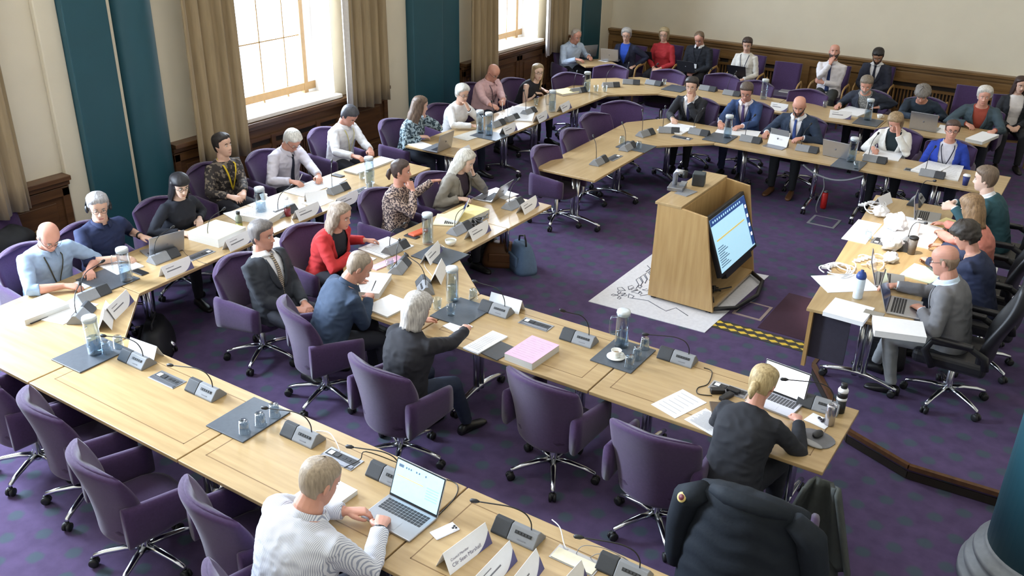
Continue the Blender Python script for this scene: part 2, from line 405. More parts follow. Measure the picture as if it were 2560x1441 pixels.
def table(lab, poly, legs, z=.73, inlay=None, m=None, z0=0, group='veneered meeting tables'):
    cx = sum(p[0] for p in poly)/len(poly); cy = sum(p[1] for p in poly)/len(poly)
    TABS.append((poly, z)); t = thing('meeting_table', lab, 'table', (cx, cy, z0), 0, group)
    sh = lambda pp: [(p[0]-cx, p[1]-cy) for p in pp]
    MB().prism(sh(poly), z-TH-z0, z-z0).build('tabletop', m or M_BEECH, t, bev=.004)
    if inlay:
        x0, x1, y0, y1 = inlay; o = MB(); w_ = .006; zz = z-z0+.0004
        for a in ((x0,y0,x1,y0+w_),(x0,y1-w_,x1,y1),(x0,y0,x0+w_,y1),(x1-w_,y0,x1,y1)):
            o.box(((a[0]+a[2])/2-cx, (a[1]+a[3])/2-cy, zz), (a[2]-a[0], a[3]-a[1], .0008))
        o.build('inlay_line', M_INLAY, t)
    for p, q in legs: tleg(t, (p[0]-cx, p[1]-cy), (q[0]-cx, q[1]-cy), z-TH-z0)
    return t
def rect(x0, x1, y0, y1): return [(x0,y0),(x1,y0),(x1,y1),(x0,y1)]
g_ = .003
# front row
F0, F1 = 2.78, 3.575
table('light wood corner table at the left, sunlit, joining the window row to the front row', [(-6.385,4.115),(-5.81,3.56),(-5.81,F0),(-6.75,F0),(-7.1,3.2),(-7.17,4.115)], [((-6.9,3.1),(-6.2,3.6))])
for i, (x0, x1, lab) in enumerate(((-5.8,-4.22,'front row table under the first slate tray with jug'), (-4.215,-2.6,'front row table where the man in the striped shirt types'), (-2.595,-1.0,'front row table under the big white name cards, cut by the picture bottom'))):
    table(lab, rect(x0+g_, x1-g_, F0, F1), [((x0+.25,F0+.06),(x0+.25,F1-.06)), ((x1-.25,F0+.06),(x1-.25,F1-.06))], inlay=(x0+.1, x1-.1, F0+.13, F1-.1))
# window row
table('window row table nearest the left edge, under the laptop of the man in headphones', [(-6.39,4.125),(-6.5,6.1),(-7.3,6.1),(-7.18,4.125)], [((-7.05,4.42),(-6.45,4.42)),((-7.2,5.75),(-6.56,5.75))], m=M_BEECHY)
table('window row table in front of the white-haired man with the tie', [(-6.5,6.107),(-6.52,8.25),(-7.32,8.25),(-7.3,6.107)], [((-7.2,6.5),(-6.58,6.5)),((-7.2,7.9),(-6.6,7.9))], m=M_BEECHY)
# second row: corner, wing and straight
R0, R1 = 4.93, 5.775
table('corner table between the balding man in navy and the inner wing', [(-4.7,6.32),(-4.06,5.775),(-4.06,R0),(-4.75,R0),(-5.5,5.62),(-5.5,6.32)], [((-5.2,5.4),(-4.45,5.95))])
table('inner wing table in front of the woman in red', rect(-5.5, -4.7, 6.326, 7.16), [((-5.42,6.75),(-4.78,6.75))], m=M_BEECHY)
table('inner wing table with the open laptop at its far end', rect(-5.5, -4.69, 7.166, 8.0), [((-5.5,7.78),(-4.74,7.72))], m=M_BEECHY)
for x0, x1, lab in ((-4.05,-2.54,'second row table carrying the thick pink document'), (-2.535,-.895,'second row table where the blonde woman in black types')):
    table(lab, rect(x0+g_, x1-g_, R0, R1), [((x0+.28,R0+.06),(x0+.28,R1-.06)), ((x1-.28,R0+.06),(x1-.28,R1-.06))], inlay=(x0+.1, x1-.12, R0+.13, R1-.1))
# inner island at the far end
table('far inner wing table with empty purple chairs along its left side', [(-5.51,8.99),(-4.71,8.99),(-4.75,10.68),(-5.55,10.68)], [((-5.46,9.25),(-4.74,9.25)),((-5.46,10.4),(-4.8,10.4))], m=M_BEECHY)
table('far inner corner table by the man with his hand on his chin', [(-5.55,10.686),(-4.75,10.686),(-4.18,11.26),(-4.18,12.05),(-5.22,12.05),(-5.58,11.5)], [((-5.2,11.7),(-4.6,11.2))])
for x0, x1, lab in ((-4.175,-2.62,'far inner table in front of the bearded bald man in navy'), (-2.615,-.75,'far inner table in front of the two women, blue paper cup on it')):
    table(lab, rect(x0, x1-g_, 11.255, 12.05), [((x0+.3,11.3),(x0+.3,12.0)), ((x1-.3 if x1 < -2 else -1.5,11.3),(x1-.3 if x1 < -2 else -1.5,12.0))])
# outer far table
table('far outer wing table under the windows, with the laptop of the long haired woman', [(-7.33,8.77),(-6.54,8.8),(-6.57,10.8),(-7.34,10.8)], [((-7.2,9.1),(-6.6,9.1)),((-7.2,10.4),(-6.62,10.4))], m=M_BEECHY)
table('far outer wing table in front of the blonde woman in the sleeveless top', [(-7.34,10.806),(-6.57,10.806),(-6.55,12.77),(-7.33,12.77)], [((-7.2,11.2),(-6.62,11.2)),((-7.2,12.4),(-6.62,12.4))], m=M_BEECHY)
table('far outer corner table bearing the jug near the window corner', [(-6.55,12.776),(-5.96,13.34),(-5.96,14.22),(-6.72,14.25),(-7.33,13.62),(-7.33,12.776)], [((-6.9,13.6),(-6.3,13.1))])
for x0, x1, lab in ((-5.955,-4.2,'far outer table in front of the woman in red by the back wall'), (-4.195,-2.6,'far outer table before the grey bearded man in the dark suit'), (-2.595,-1.2,'far outer table with the silver laptop of the curly haired man')):
    table(lab, rect(x0, x1-g_, 13.33, 14.2), [((x0+.3,13.4),(x0+.3,14.1)), ((x1-.3,13.4),(x1-.3,14.1))])
table('small wood table in the far corner with two laptops', [(-8.3,14.78),(-7.87,14.42),(-7.46,14.9),(-7.9,15.27)], [((-8.05,15.0),(-7.7,14.72))], group=None)
# clerks' table on the dais
OZ = .85
oc = [(-1.62,6.88),(-.84,6.95),(-1.06,10.1),(-1.85,10.06)]
t = table('clerks table on the dais, cluttered and lit by the spotlight', oc, [((-1.5,7.2),(-.87,7.16)),((-1.72,9.6),(-1.1,9.62))], z=OZ, m=M_BEECHY, z0=DZ, group=None)
cx = sum(p[0] for p in oc)/4; cy = sum(p[1] for p in oc)/4
MB().box((-1.595-cx, 6.98-cy, .43), (.03, .04, .53)).build('panel_edge', M_EDGE, t)
MB().box((-1.44-cx, 7.02-cy, .46), (.3, .02, .44)).build('modesty_panel', mat('smoked_panel', (62,60,70), .25, var=.05), t)
# ================================================================ chairs
def arc_ring(w, y0, c, t, z, n=9, zt=0):
    """a closed ring round a bar of thickness t, bowed forward by c at its ends, half width w"""
    o = []
    for i in range(n):
        k = -1+2*i/(n-1); o.append(Vector((k*w, y0+c*k*k-t/2, z+zt*k*k)))
    for i in range(n):
        k = 1-2*i/(n-1); e = .0 if 0 < i < n-1 else .012
        o.append(Vector((k*(w-e), y0+c*k*k+t/2, z+zt*k*k)))
    return o
def star(parent, z0=0):
    c = MB(); c.lathe((0,0,0), [(.03,.09),(.036,.13),(.028,.16),(.028,.3),(.02,.31),(.02,.42)], 14); c.box((0,.0,.42), (.2,.24,.03))
    c.build('gas_column', M_CHROME, parent)
    for i in range(5):
        a = radians(72*i+18); d = Vector((cos(a), sin(a), 0)); n = Vector((-d.y, d.x, 0)); o = MB()
        pts = [d*.02+Vector((0,0,.125)), d*.12+Vector((0,0,.127)), d*.24+Vector((0,0,.108)), d*.315+Vector((0,0,.086)), d*.322+Vector((0,0,.066))]
        o.tube(pts, [.026,.024,.02,.017,.014], 8, 0, .8, up=(0,0,1)); o.build('base_leg', M_CHROME, parent)
        k = MB(); e = d*.325; r_ = .031
        for s in (-.016, .016): k.lathe(e+n*s+Vector((0,0,r_)), [(r_*.5,-.012),(r_,-.008),(r_,.008),(r_*.5,.012)], 12, 0, n)
        k.lathe(e+Vector((0,0,r_)), [(.02,0),(.018,.035)], 8, 0); k.build('castor', M_RUBBER, parent)
def make_swivel():
    t = thing('swivel_chair', 'x', 'chair')
    star(t)
    rs = []
    for i in range(15):
        k = i/14; z = .33+.59*k
        w = .225+.08*min(1, k*1.5)+.012*k; th = (.06+.035*sin(pi*min(1,k*1.05)))*(1 if k < .9 else 1-.35*(k-.9)/.1)
        rs.append(arc_ring(w, -.205-.11*k*k+.02*sin(pi*k), .085+.055*k, th, z, 13, -.05*max(0, k-.45)/.55))
    o = MB(); top = rs[-1]; m_ = sum(top, Vector())/len(top)
    rs.append([m_+(p-m_)*Vector((.97,.97,1))+Vector((0,0,.02)) if False else Vector((p.x*.975, p.y*.5+(-.31+.13*(p.x/.3)**2)*.5, p.z+.016)) for p in top])
    o.rings(rs); b = o.build('backrest', M_PURPLE, t)
    s = b.modifiers.new('s', 'SUBSURF'); s.levels = 1; s.render_levels = 1
    o = MB(); zz = [(.385,.20),(.40,.245),(.435,.255),(.465,.25),(.478,.22)]
    o.rings([[Vector((hw*(abs(cos(a))**.6)*(1 if cos(a) > 0 else -1), .03+hw*.98*(abs(sin(a))**.6)*(1 if sin(a) > 0 else -1), z)) for a in [2*pi*j/24 for j in range(24)]] for z, hw in zz])
    o.build('seat', M_PURPLED, t)
    for sx in (-1, 1):
        o = MB(); rs = []
        for i in range(8):
            k = i/7; y = -.2+.44*k; zt = .685-.045*k; zb = .40+.03*k; x = sx*(.298-.012*k); h = .036*(1 if k < .9 else .8)
            rs.append([Vector((x+h*(abs(cos(a))**.7)*(1 if cos(a) > 0 else -1), y, (zt+zb)/2+(zt-zb)/2*(abs(sin(a))**.5)*(1 if sin(a) > 0 else -1))) for a in [2*pi*j/16 for j in range(16)]])
        o.rings(rs); o.build('armrest', M_PURPLE, t)
    return t
def make_visitor():
    """purple chair with bent wood arms"""
    t = thing('visitor_armchair', 'x', 'chair')
    o = MB(); o.rings([arc_ring(.235, -.24-.12*k, .02, .05*(1 if .05 < k < .95 else .6), .47+.47*k, 9) for k in [0,.03,.2,.5,.8,.97,1]]); o.build('backrest', M_PURPLE, t)
    MB().box((0,.0,.44), (.48,.5,.08)).build('seat', M_PURPLED, t, bev=.025, seg=3)
    for s in (-1, 1):
        x = s*.285
        MB().tube([(x,-.27,.0),(x,-.24,.35),(x,-.2,.62),(x,-.12,.675),(x,.1,.665),(x,.2,.62),(x,.235,.5),(x,.25,.0)], (.014,.026), 8).build('arm_frame', M_EDGE, t)
    MB().box((0,.18,.38), (.56,.03,.05)).build('rail', M_EDGE, t); MB().box((0,-.2,.38), (.56,.03,.05)).build('rail', M_EDGE, t)
    return t
def make_exec():
    t = thing('executive_chair', 'x', 'chair')
    star(t)
    o = MB(); rs = []
    for i in range(13):
        k = i/12; rs.append(arc_ring(.25+.03*sin(pi*k)-.03*max(0,k-.8)*5*.5, -.24-.16*k+.03*sin(2*pi*k), .06, .075*(.45 if i in (0,12) else 1), .44+.78*k, 11))
    o.rings(rs); b = o.build('backrest', M_LEATHER, t); s = b.modifiers.new('s', 'SUBSURF'); s.levels = s.render_levels = 1
    MB().box((0,.02,.455), (.54,.54,.12)).build('seat', M_LEATHER, t, bev=.04, seg=3)
    for s in (-1, 1):
        x = s*.31
        MB().tube([(x,.12,.42),(x,.2,.55),(x,.16,.64),(x,-.1,.66),(x,-.22,.6),(x,-.24,.5)], (.018,.03), 8).build('armrest', M_BLACK, t)
        MB().box((x,.02,.668), (.06,.3,.03)).build('arm_pad', M_LEATHER, t, bev=.01)
    return t
PROTO = {}
def chair(kind, x, y, rz, lab, group, z=0):
    if kind not in PROTO:
        PROTO[kind] = t = {'swivel':make_swivel,'visitor':make_visitor,'exec':make_exec}[kind]()
        t.location = (x, y, z); t.rotation_euler = (0,0,rz); t['label'] = lab; t['group'] = group; return t
    return dup(PROTO[kind], (x, y, z), rz, lab, group)
GE, GO, GV, GX = 'purple swivel chairs standing empty', 'purple swivel chairs in use', 'wood armed chairs along the back wall', 'black leather chairs of the clerks'
# ================================================================ people
SKIN = {'fair':(214,172,150),'pink':(206,150,130),'tan':(186,140,112),'pale':(224,190,172),'warm':(196,146,116)}
def skin(k):
    m = mat('skin_'+k, SKIN[k], .5, var=.06, scale=14, bump=.03, bscale=260)
    m.node_tree.nodes['Principled BSDF'].inputs['Subsurface Weight'].default_value = .06
    m.node_tree.nodes['Principled BSDF'].inputs['Subsurface Radius'].default_value = (.012,.005,.003); return m
def hairm(c, c2=None): return mat('hair_%d_%d_%d' % c, c, .5, var=.3, scale=9, col2=c2, stretch=(9,9,1.2), bump=.35, bscale=30)
def cloth(c, rough=.85, **k): return mat('cloth_%d_%d_%d' % c, c, rough, var=.08, scale=18, bump=.12, bscale=420, **k)
def stripes(name, c1, c2, f=90, ax=0):
    m = mat(name, c1, .8); N, L, b = nodes(m); tc = N['Texture Coordinate']; s = N.new('ShaderNodeSeparateXYZ'); L.new(tc.outputs['Object'], s.inputs[0])
    w = N.new('ShaderNodeMath'); w.operation = 'MULTIPLY'; w.inputs[1].default_value = f; L.new(s.outputs[ax], w.inputs[0])
    f_ = N.new('ShaderNodeMath'); f_.operation = 'FRACT'; L.new(w.outputs[0], f_.inputs[0])
    g = N.new('ShaderNodeMath'); g.operation = 'GREATER_THAN'; g.inputs[1].default_value = .62; L.new(f_.outputs[0], g.inputs[0])
    mx = N.new('ShaderNodeMix'); mx.data_type = 'RGBA'; L.new(g.outputs[0], mx.inputs[0]); mx.inputs[6].default_value = lin(c1); mx.inputs[7].default_value = lin(c2); L.new(mx.outputs[2], b.inputs['Base Color']); return m
def blotch(name, c1, c2, sc=40, th=.5, c3=None):
    m = mat(name, c1, .8); N, L, b = nodes(m); tc = N['Texture Coordinate']; n = N.new('ShaderNodeTexNoise'); n.inputs['Scale'].default_value = sc; n.inputs['Detail'].default_value = 1.5; L.new(tc.outputs['Object'], n.inputs['Vector'])
    r_ = N.new('ShaderNodeValToRGB'); r_.color_ramp.interpolation = 'CONSTANT'; e = r_.color_ramp.elements; e[0].color = lin(c1); e[1].position = th; e[1].color = lin(c2)
    if c3: x = e.new(th+.1); x.color = lin(c3)
    L.new(n.outputs['Fac'], r_.inputs['Fac']); L.new(r_.outputs['Color'], b.inputs['Base Color']); return m
M_LIP = mat('lip', (176,112,104), .5); M_EYEW = mat('eye_white', (226,222,216), .3); M_IRIS = mat('iris_dark', (46,36,30), .25)
M_SHOE = mat('shoe_black', (22,21,22), .4)
def sgn(a, e): return (abs(a)**e)*(1 if a >= 0 else -1)
# head profile: z, half width, front, back
HP = [(-.118,.012,.060,.030),(-.112,.030,.074,.010),(-.098,.044,.084,-.020),(-.080,.053,.087,-.044),(-.060,.060,.088,-.064),(-.040,.066,.088,-.080),(-.015,.071,.086,-.092),
      (.010,.0735,.086,-.099),(.035,.076,.090,-.103),(.060,.0755,.087,-.101),(.080,.071,.078,-.093),(.097,.060,.061,-.077),(.109,.043,.040,-.055),(.116,.022,.018,-.028),(.1185,.004,.0,-.008)]
def head_prof(z):
    for a, b in zip(HP, HP[1:]):
        if z <= b[0]:
            k = max(0, (z-a[0])/(b[0]-a[0])); return [a[i]+(b[i]-a[i])*k for i in (1,2,3)]
    return HP[-1][1:]
def head_pt(th, z, off=0):
    """a point of the skull: th runs round from the right ear (0) by the face (pi/2)"""
    w, f, b = head_prof(z); c, s = cos(th), sin(th)
    yc = min(f-.02, max(b+.02, -.012)); d = (f-yc) if s > 0 else (yc-b)
    e = .86
    x = (w+off)*sgn(c, e); y = yc+(d+off)*sgn(s, e if s > 0 else .95)
    if s > 0:
        for sx in (-1, 1):      # eye sockets
            q = ((x-sx*.031)/.018)**2+((z-.004)/.014)**2; y -= .011*math.exp(-q) if off <= .0005 else 0
            q = ((x-sx*.040)/.02)**2+((z+.03)/.02)**2; y += .004*math.exp(-q)
        y += .005*math.exp(-(x/.022)**2-((z+.070)/.012)**2)+.005*math.exp(-(x/.02)**2-((z+.104)/.012)**2)
    return Vector((x, y, z))
def head_mb(o, X, n=30):
    zs = []
    for a, b in zip(HP, HP[1:]): zs += [a[0], (a[0]+b[0])/2]
    zs.append(HP[-1][0])
    o.rings([[X @ head_pt(2*pi*j/n, z) for j in range(n)] for z in zs])
    # nose, nostrils, ears
    o.rings([[X @ Vector((x*w, y, z)) for x, y in ((-1,yb),(-.5,yf),(0,yf+.003),(.5,yf),(1,yb),(0,yb-.012))] for z, w, yf, yb in ((.012,.007,.089,.078),(-.008,.009,.097,.08),(-.026,.012,.107,.082),(-.036,.0155,.109,.083),(-.044,.013,.099,.08))])
    for s in (-1, 1):
        o.ell(X @ Vector((s*.0125,.092,-.038)), (.008,.010,.007), 8, 6, rot=X.to_3x3())
        R = X.to_3x3() @ Matrix.Rotation(s*.35, 3, 'Z') @ Matrix.Rotation(-.15, 3, 'X')
        o.ell(X @ Vector((s*.0785,-.012,-.004)), (.0085,.019,.032), 10, 8, rot=R)
    return o
def hand_mb(o, W, d, nrm, thumb, curl=.35, spread=1.0, k=1.0, point=False):
    """palm with four fingers and a thumb; W wrist, d finger direction, nrm back of the hand, thumb = +1/-1 side"""
    d = d.normalized(); nrm = (nrm-d*nrm.dot(d)).normalized(); s = d.cross(nrm)*thumb
    pt = lambda x, y, z: W+s*x*k+d*y*k+nrm*z*k
    sec = lambda y, w, t, x0=0: [pt(x0+w*sgn(cos(2*pi*j/12),.8), y, t*sgn(sin(2*pi*j/12),.8)) for j in range(12)]
    o.rings([sec(-.025,.026,.020), sec(.005,.029,.019), sec(.035,.037,.017,.002), sec(.065,.041,.0145), sec(.090,.040,.0125), sec(.097,.036,.010)])
    for i, (x, L_, r_) in enumerate(((.030,.068,.0088),(.010,.078,.0092),(-.011,.073,.0088),(-.031,.058,.0078))):
        a = .15+curl*(.75+.12*i); base = Vector((x, .088-(.004 if i in (0,3) else 0), 0)); sx = (x*.9)*spread; pts = [base-Vector((0,.025,0)), base]; p = base.copy(); aa = 0
        if point and i == 0: a = .12
        for f, m in ((.44,.8),(.31,1.25),(.25,.9)):
            aa += a*m; p = p+Vector((sx*L_*f*5*.6, cos(aa)*L_*f, -sin(aa)*L_*f)); pts.append(p)
        o.tube([pt(*q) for q in pts], [r_*1.05*k, r_*1.08*k, r_*k, r_*.93*k, r_*.74*k], 8)
    o.tube([pt(.018,.012,-.004), pt(.040,.030,-.010), pt(.056,.056,-.014), pt(.058-.012*curl,.080,-.018-.012*curl), pt(.054-.025*curl,.098,-.022-.02*curl)], [.015*k,.014*k,.0112*k,.0098*k,.0072*k], 8)
def remesh(mb, vox, smooth=2):
    me = mb.mesh('tmp', []); ob = bpy.data.objects.new('tmp', me); COL.objects.link(ob)
    m = ob.modifiers.new('r', 'REMESH'); m.mode = 'VOXEL'; m.voxel_size = vox; m.use_smooth_shade = True
    if smooth: s = ob.modifiers.new('s', 'SMOOTH'); s.factor = .5; s.iterations = smooth
    dg = bpy.context.evaluated_depsgraph_get(); r = bpy.data.meshes.new_from_object(ob.evaluated_get(dg))
    bpy.data.objects.remove(ob); bpy.data.meshes.remove(me); return r
def link(name, me, mats, parent=None):
    me.name = name; me.materials.clear()
    for m in mats: me.materials.append(m)
    o = bpy.data.objects.new(name, me); COL.objects.link(o)
    if parent: o.parent = parent
    return o
def wrinkle(me, amp, sc, seed):
    q = Vector((seed*3.1, seed*1.7, seed)); vs = me.vertices; no = [v.normal.copy() for v in vs]
    for v, n in zip(vs, no):
        p = v.co*sc+q; a = 1-abs(noise.noise(Vector((p.x, p.y, p.z*1.7))))*2; v.co += n*amp*(a-.45)
TORSO = {'m':[(-.12,.165,.118),(-.04,.182,.128),(.06,.170,.120),(.16,.166,.116),(.26,.176,.118),(.34,.186,.116),(.40,.180,.104),(.445,.150,.086),(.475,.098,.068),(.50,.064,.060)],
         'f':[(-.12,.170,.118),(-.04,.184,.128),(.06,.156,.108),(.16,.148,.104),(.26,.158,.122),(.32,.162,.122),(.39,.160,.098),(.435,.134,.078),(.465,.086,.060),(.49,.056,.052)]}
PEOPLE = []
def person(lab, u, v, rz, lean=12, sex='m', sk='fair', hair=('short',(70,60,52)), yaw=0, pitch=15, roll=0, side=0, twist=0, bulk=1.0, belly=0, scale=1.0,
           top=('shirt',(230,230,232)), inner=None, legs=(40,42,50), hl=None, hr=None, tie=None, lanyard=None, glasses=False, beard=None, headset=False,
           seat=.46, knees=(.10,.10), feet=(0,0), vox=.0075, z0=0, sleeve=1.0, curl=(.4,.4), watch=None, shoe=None, kf=.43, collar=True, group=None, kick=0, lift=True):
    """a seated figure: (u, v) the head in the photo, rz the way the body faces, hl/hr where the hands are"""
    KW = dict(locals()); [KW.pop(k_) for k_ in ('lab','u','v','rz')]
    T = TORSO[sex]; sc = scale
    pel = Vector((0, 0, z0+seat+.10*sc))
    le, sd = radians(lean), radians(side)
    # spine: bends more towards the top
    N = 26; sp = []; p = pel.copy(); s0 = -.12; ds = .64/N
    def tdir(s):
        a = le*(.55+.9*max(0, s)/.5); b = sd*(.6+.8*max(0, s)/.5)
        return Vector((sin(b)*cos(a), sin(a)*cos(b), cos(a)*cos(b))).normalized()
    p = pel-tdir(0)*.12*sc
    for i in range(N+1):
        sp.append(p.copy()); p = p+tdir(s0+ds*(i+.5))*ds*sc
    def spine(s):
        k = (s-s0)/ds; i = max(0, min(N-1, int(k))); return sp[i].lerp(sp[i+1], min(1, max(0, k-i)))
    def frame(s):
        t = tdir(s); tw = radians(twist)*max(0, min(1, s/.4)); x = Vector((cos(tw), sin(tw), 0)); x = (x-t*x.dot(t)).normalized(); return x, t.cross(x), t     # right, front, up
    def prof(s):
        for a, b in zip(T, T[1:]):
            if s <= b[0]:
                k = max(0, (s-a[0])/(b[0]-a[0])); w, d = a[1]+(b[1]-a[1])*k, a[2]+(b[2]-a[2])*k; break
        else: w, d = T[-1][1:]
        f = bulk if s < .44 else 1+(bulk-1)*.4
        return w*f*sc, d*f*sc, belly*math.exp(-((s-.1)/.11)**2)*sc
    def torso_pt(s, a, off):
        w, d, b = prof(s); X, F, U = frame(s); c_, s_ = cos(a), sin(a)
        y = (d+off+(b if s_ > 0 else 0))*sgn(s_, .85)
        if sex == 'f' and s_ > 0: y += .022*sc*math.exp(-((s-.29)/.06)**2)*max(0, math.exp(-((abs(c_)-.5)/.33)**2))
        return spine(s)+X*(w+off)*sgn(c_, .85)+F*y
    def front(x, s, off):
        w, d, b = prof(s); k = max(-.97, min(.97, sgn(x/(w+off), 1/.85) if abs(x) < w+off else sgn(x, 1))); return torso_pt(s, math.acos(k), off)
    def torso(o, off, a=-.12, b=.5, n=28):
        k = 22; o.rings([[torso_pt(a+(b-a)*i/k, 2*pi*j/n, off) for j in range(n)] for i in range(k+1)])
    X, F, U = frame(.44); neck = spine(.49 if sex == 'm' else .48)
    # head pose
    Hb = Matrix.Rotation(radians(yaw)+radians(twist), 3, 'Z') @ Matrix.Rotation(radians(-pitch), 3, 'X') @ Matrix.Rotation(radians(roll), 3, 'Y')
    nd = (tdir(.5)*.6+Vector((0,0,.4))).normalized()
    hc = neck+nd*.055*sc+Hb @ Vector((0, .022, .105))*sc
    HX = Matrix.Translation(hc) @ Hb.to_4x4() @ Matrix.Scale((1.03 if sex == 'm' else .97)*sc, 4)
    # where it sits in the room
    Rz = Matrix.Rotation(rz, 3, 'Z'); g = P(u, v, hc.z); base = Vector((g.x, g.y, 0))-Rz @ Vector((hc.x, hc.y, 0)); base.z = 0
    RI = Rz.inverted(); loc = lambda w_: RI @ (w_-base)
    xf = Matrix.Translation(base) @ Rz.to_4x4()
    # a chest that would cut the table edge leans further and so sits further back
    if kick < 7:
        for s in [i*.02 for i in range(0, 20)]:
            for a in (.5, .9, pi/2, pi-.9, pi-.5):
                q = xf @ torso_pt(s, a, .03); tz = over_table(q)
                if tz and tz-.05 < q.z < tz+.03:
                    kw = dict(KW); kw.update(lean=lean+2.5, kick=kick+1, pitch=pitch); return person(lab, u, v, rz, **kw)
    sw = (.178 if sex == 'm' else .153)*sc*(1+(bulk-1)*.6)
    A1, A2 = .295*sc, .255*sc
    arms = []
    for sx, tgt, cu in ((-1, hl, curl[0]), (1, hr, curl[1])):
        sh = spine(.415 if sex == 'm' else .405)+X*sx*sw
        kind = None
        if tgt is None: tgt = ('lap',)
        if isinstance(tgt[0], str): kind = tgt[0]
        if kind == 'lap': w_ = pel+Vector((sx*.07, .27, .06)); hd = Vector((-sx*.5, 1, -.15)); nm = Vector((sx*.2, 0, 1))
        elif kind == 'crossed': w_ = spine(.17)+F*(prof(.17)[1]+.075+.03*(sx > 0)+belly)-X*sx*.06; hd = -X*sx+U*.15; nm = F
        elif kind in ('chin', 'cheek', 'brow'):
            q = {'chin':(.012,.098,-.128),'cheek':(.075,.055,-.075),'brow':(.06,.085,.0)}[kind]; kp = HX @ Vector((sx*q[0], q[1], q[2]))
            w_ = kp+Vector((sx*.02, .03, -.085)) if kind != 'chin' else kp+Vector((sx*.015,.045,-.06)); hd = (kp-w_)+Vector((0,0,.03)); nm = Vector((sx*.8,.7,-.1)) if kind != 'chin' else Vector((sx*.3,1,.1))
        elif kind == 'hang': w_ = sh+Vector((sx*.06, .05, -.52)); hd = Vector((0,.1,-1)); nm = Vector((sx,0,0))
        else:
            tp = loc(P(*tgt[:3])); kind = tgt[3] if len(tgt) > 3 else 'table'
            dv = tp-sh; dv.z = 0; dv = dv.normalized() if dv.length > 1e-4 else Vector((0,1,0)); dv = (dv-X*sx*.45).normalized()
            w_ = tp-dv*.085*sc+Vector((0,0,.028)); hd = dv+Vector((0,0,-.12)); nm = Vector((sx*.25,0,1)) if kind == 'table' else Vector((sx*1.0,0,.45))
        v_ = w_-sh; L_ = v_.length; mx = (A1+A2)*.985
        if L_ > mx: w_ = sh+v_*(mx/L_); v_ = w_-sh; L_ = mx
        L_ = max(L_, abs(A1-A2)+.06); ca = (A1*A1+L_*L_-A2*A2)/(2*A1*L_); ca = max(-1, min(1, ca)); sa = sqrt(1-ca*ca)
        pole = Vector((sx*.75, -.45, -.8)) if kind not in ('chin','cheek','brow') else Vector((sx*.6, .35, -1))
        vn = v_.normalized()
        for k_ in range(7):
            pl = (pole-vn*pole.dot(vn)).normalized(); el = sh+vn*A1*ca+pl*A1*sa
            bad = False
            for c_ in (sh.lerp(el,.7), el, el.lerp(w_,.3), el.lerp(w_,.6), el.lerp(w_,.85)):
                q = xf @ c_; tz = over_table(q)
                if tz and tz-.08 < q.z < tz+.045: bad = True
            if not bad or kind == 'lap' or not lift: break
            pole = pole+Vector((sx*.12, -.12, .28))
        arms.append((sx, sh, el, w_, hd.normalized(), nm, cu))
    af = .9 if sex == 'f' else 1.0; af *= (1+(bulk-1)*.7)
    def arm_path(a, k=1.0):
        sx, sh, el, w_ = a[:4]
        pts = [sh-X*sx*.07+U*.0, sh-U*.005, sh.lerp(el, .3), sh.lerp(el, .7), el, el.lerp(w_, .28), el.lerp(w_, .65), w_]
        rr = [.052,.058,.054,.047,.043,.043,.036,.028]
        if k < 1:
            m = 4 if k <= .5 else 6; pts = pts[:m]; rr = rr[:m]
        return pts, [x*af*sc for x in rr]
    hips = []
    for i, sx in enumerate((-1, 1)):
        h_ = pel+Vector((sx*.09, .03, -.015)); kx = knees[i]; kn = Vector((sx*(.04+kx), kf*sc, z0+seat+.045*sc)); an = Vector((sx*(.05+kx*.9), kf*sc+feet[i], z0+.095)); hips.append((sx, h_, kn, an))
    def leg(o, h, off):
        sx, h_, kn, an = h; pts = [h_-Vector((0,.05,0)), h_, h_.lerp(kn,.35), h_.lerp(kn,.75), kn+Vector((0,.0,-.005)), kn.lerp(an,.25)+Vector((0,-.012,0)), kn.lerp(an,.6), an]
        o.tube(pts, [x*sc*(1+(bulk-1)*.6)+off for x in (.085,.088,.08,.066,.058,.056,.046,.036)], 14)
    # ---- the body, one continuous surface
    o = MB(); torso(o, -.004)
    o.tube([spine(.46), neck, neck+nd*.045*sc, hc-Hb @ Vector((0,.02,.05))*sc], [(.064 if sex == 'm' else .053)*sc*(1+(bulk-1)*.5)]*3+[.055*sc], 16)
    for a in arms:
        pts, rr = arm_path(a); o.tube(pts, [x-.004 for x in rr[:-1]]+[.026*sc*af**.5], 12)
        hand_mb(o, a[3]+a[4]*.012, a[4], a[5], -a[0], a[6], 1.0, (1.0 if sex == 'm' else .9)*sc)
    for h in hips: leg(o, h, -.006)
    head_mb(o, HX)
    o.v = [xf @ q for q in o.v]
    me = remesh(o, vox, 2); HI = (xf @ HX).inverted()
    b = link('person', me, [skin(sk), M_LIP]); hm = []
    for f in me.polygons:
        q = HI @ f.center
        hm.append(1 if abs(q.x) < .020 and abs(q.z+.071) < .0055 and q.y > .08 else 0)
    me.polygons.foreach_set('material_index', hm)
    me.transform(Matrix.Translation(-base)); b.location = base
    tag(b, lab, 'person', group); PEOPLE.append((b, base))
    T0 = Matrix.Translation(-base) @ xf
    def part(o, name, m, bev=0): return o.build(name, m, b, bev, xf=T0)
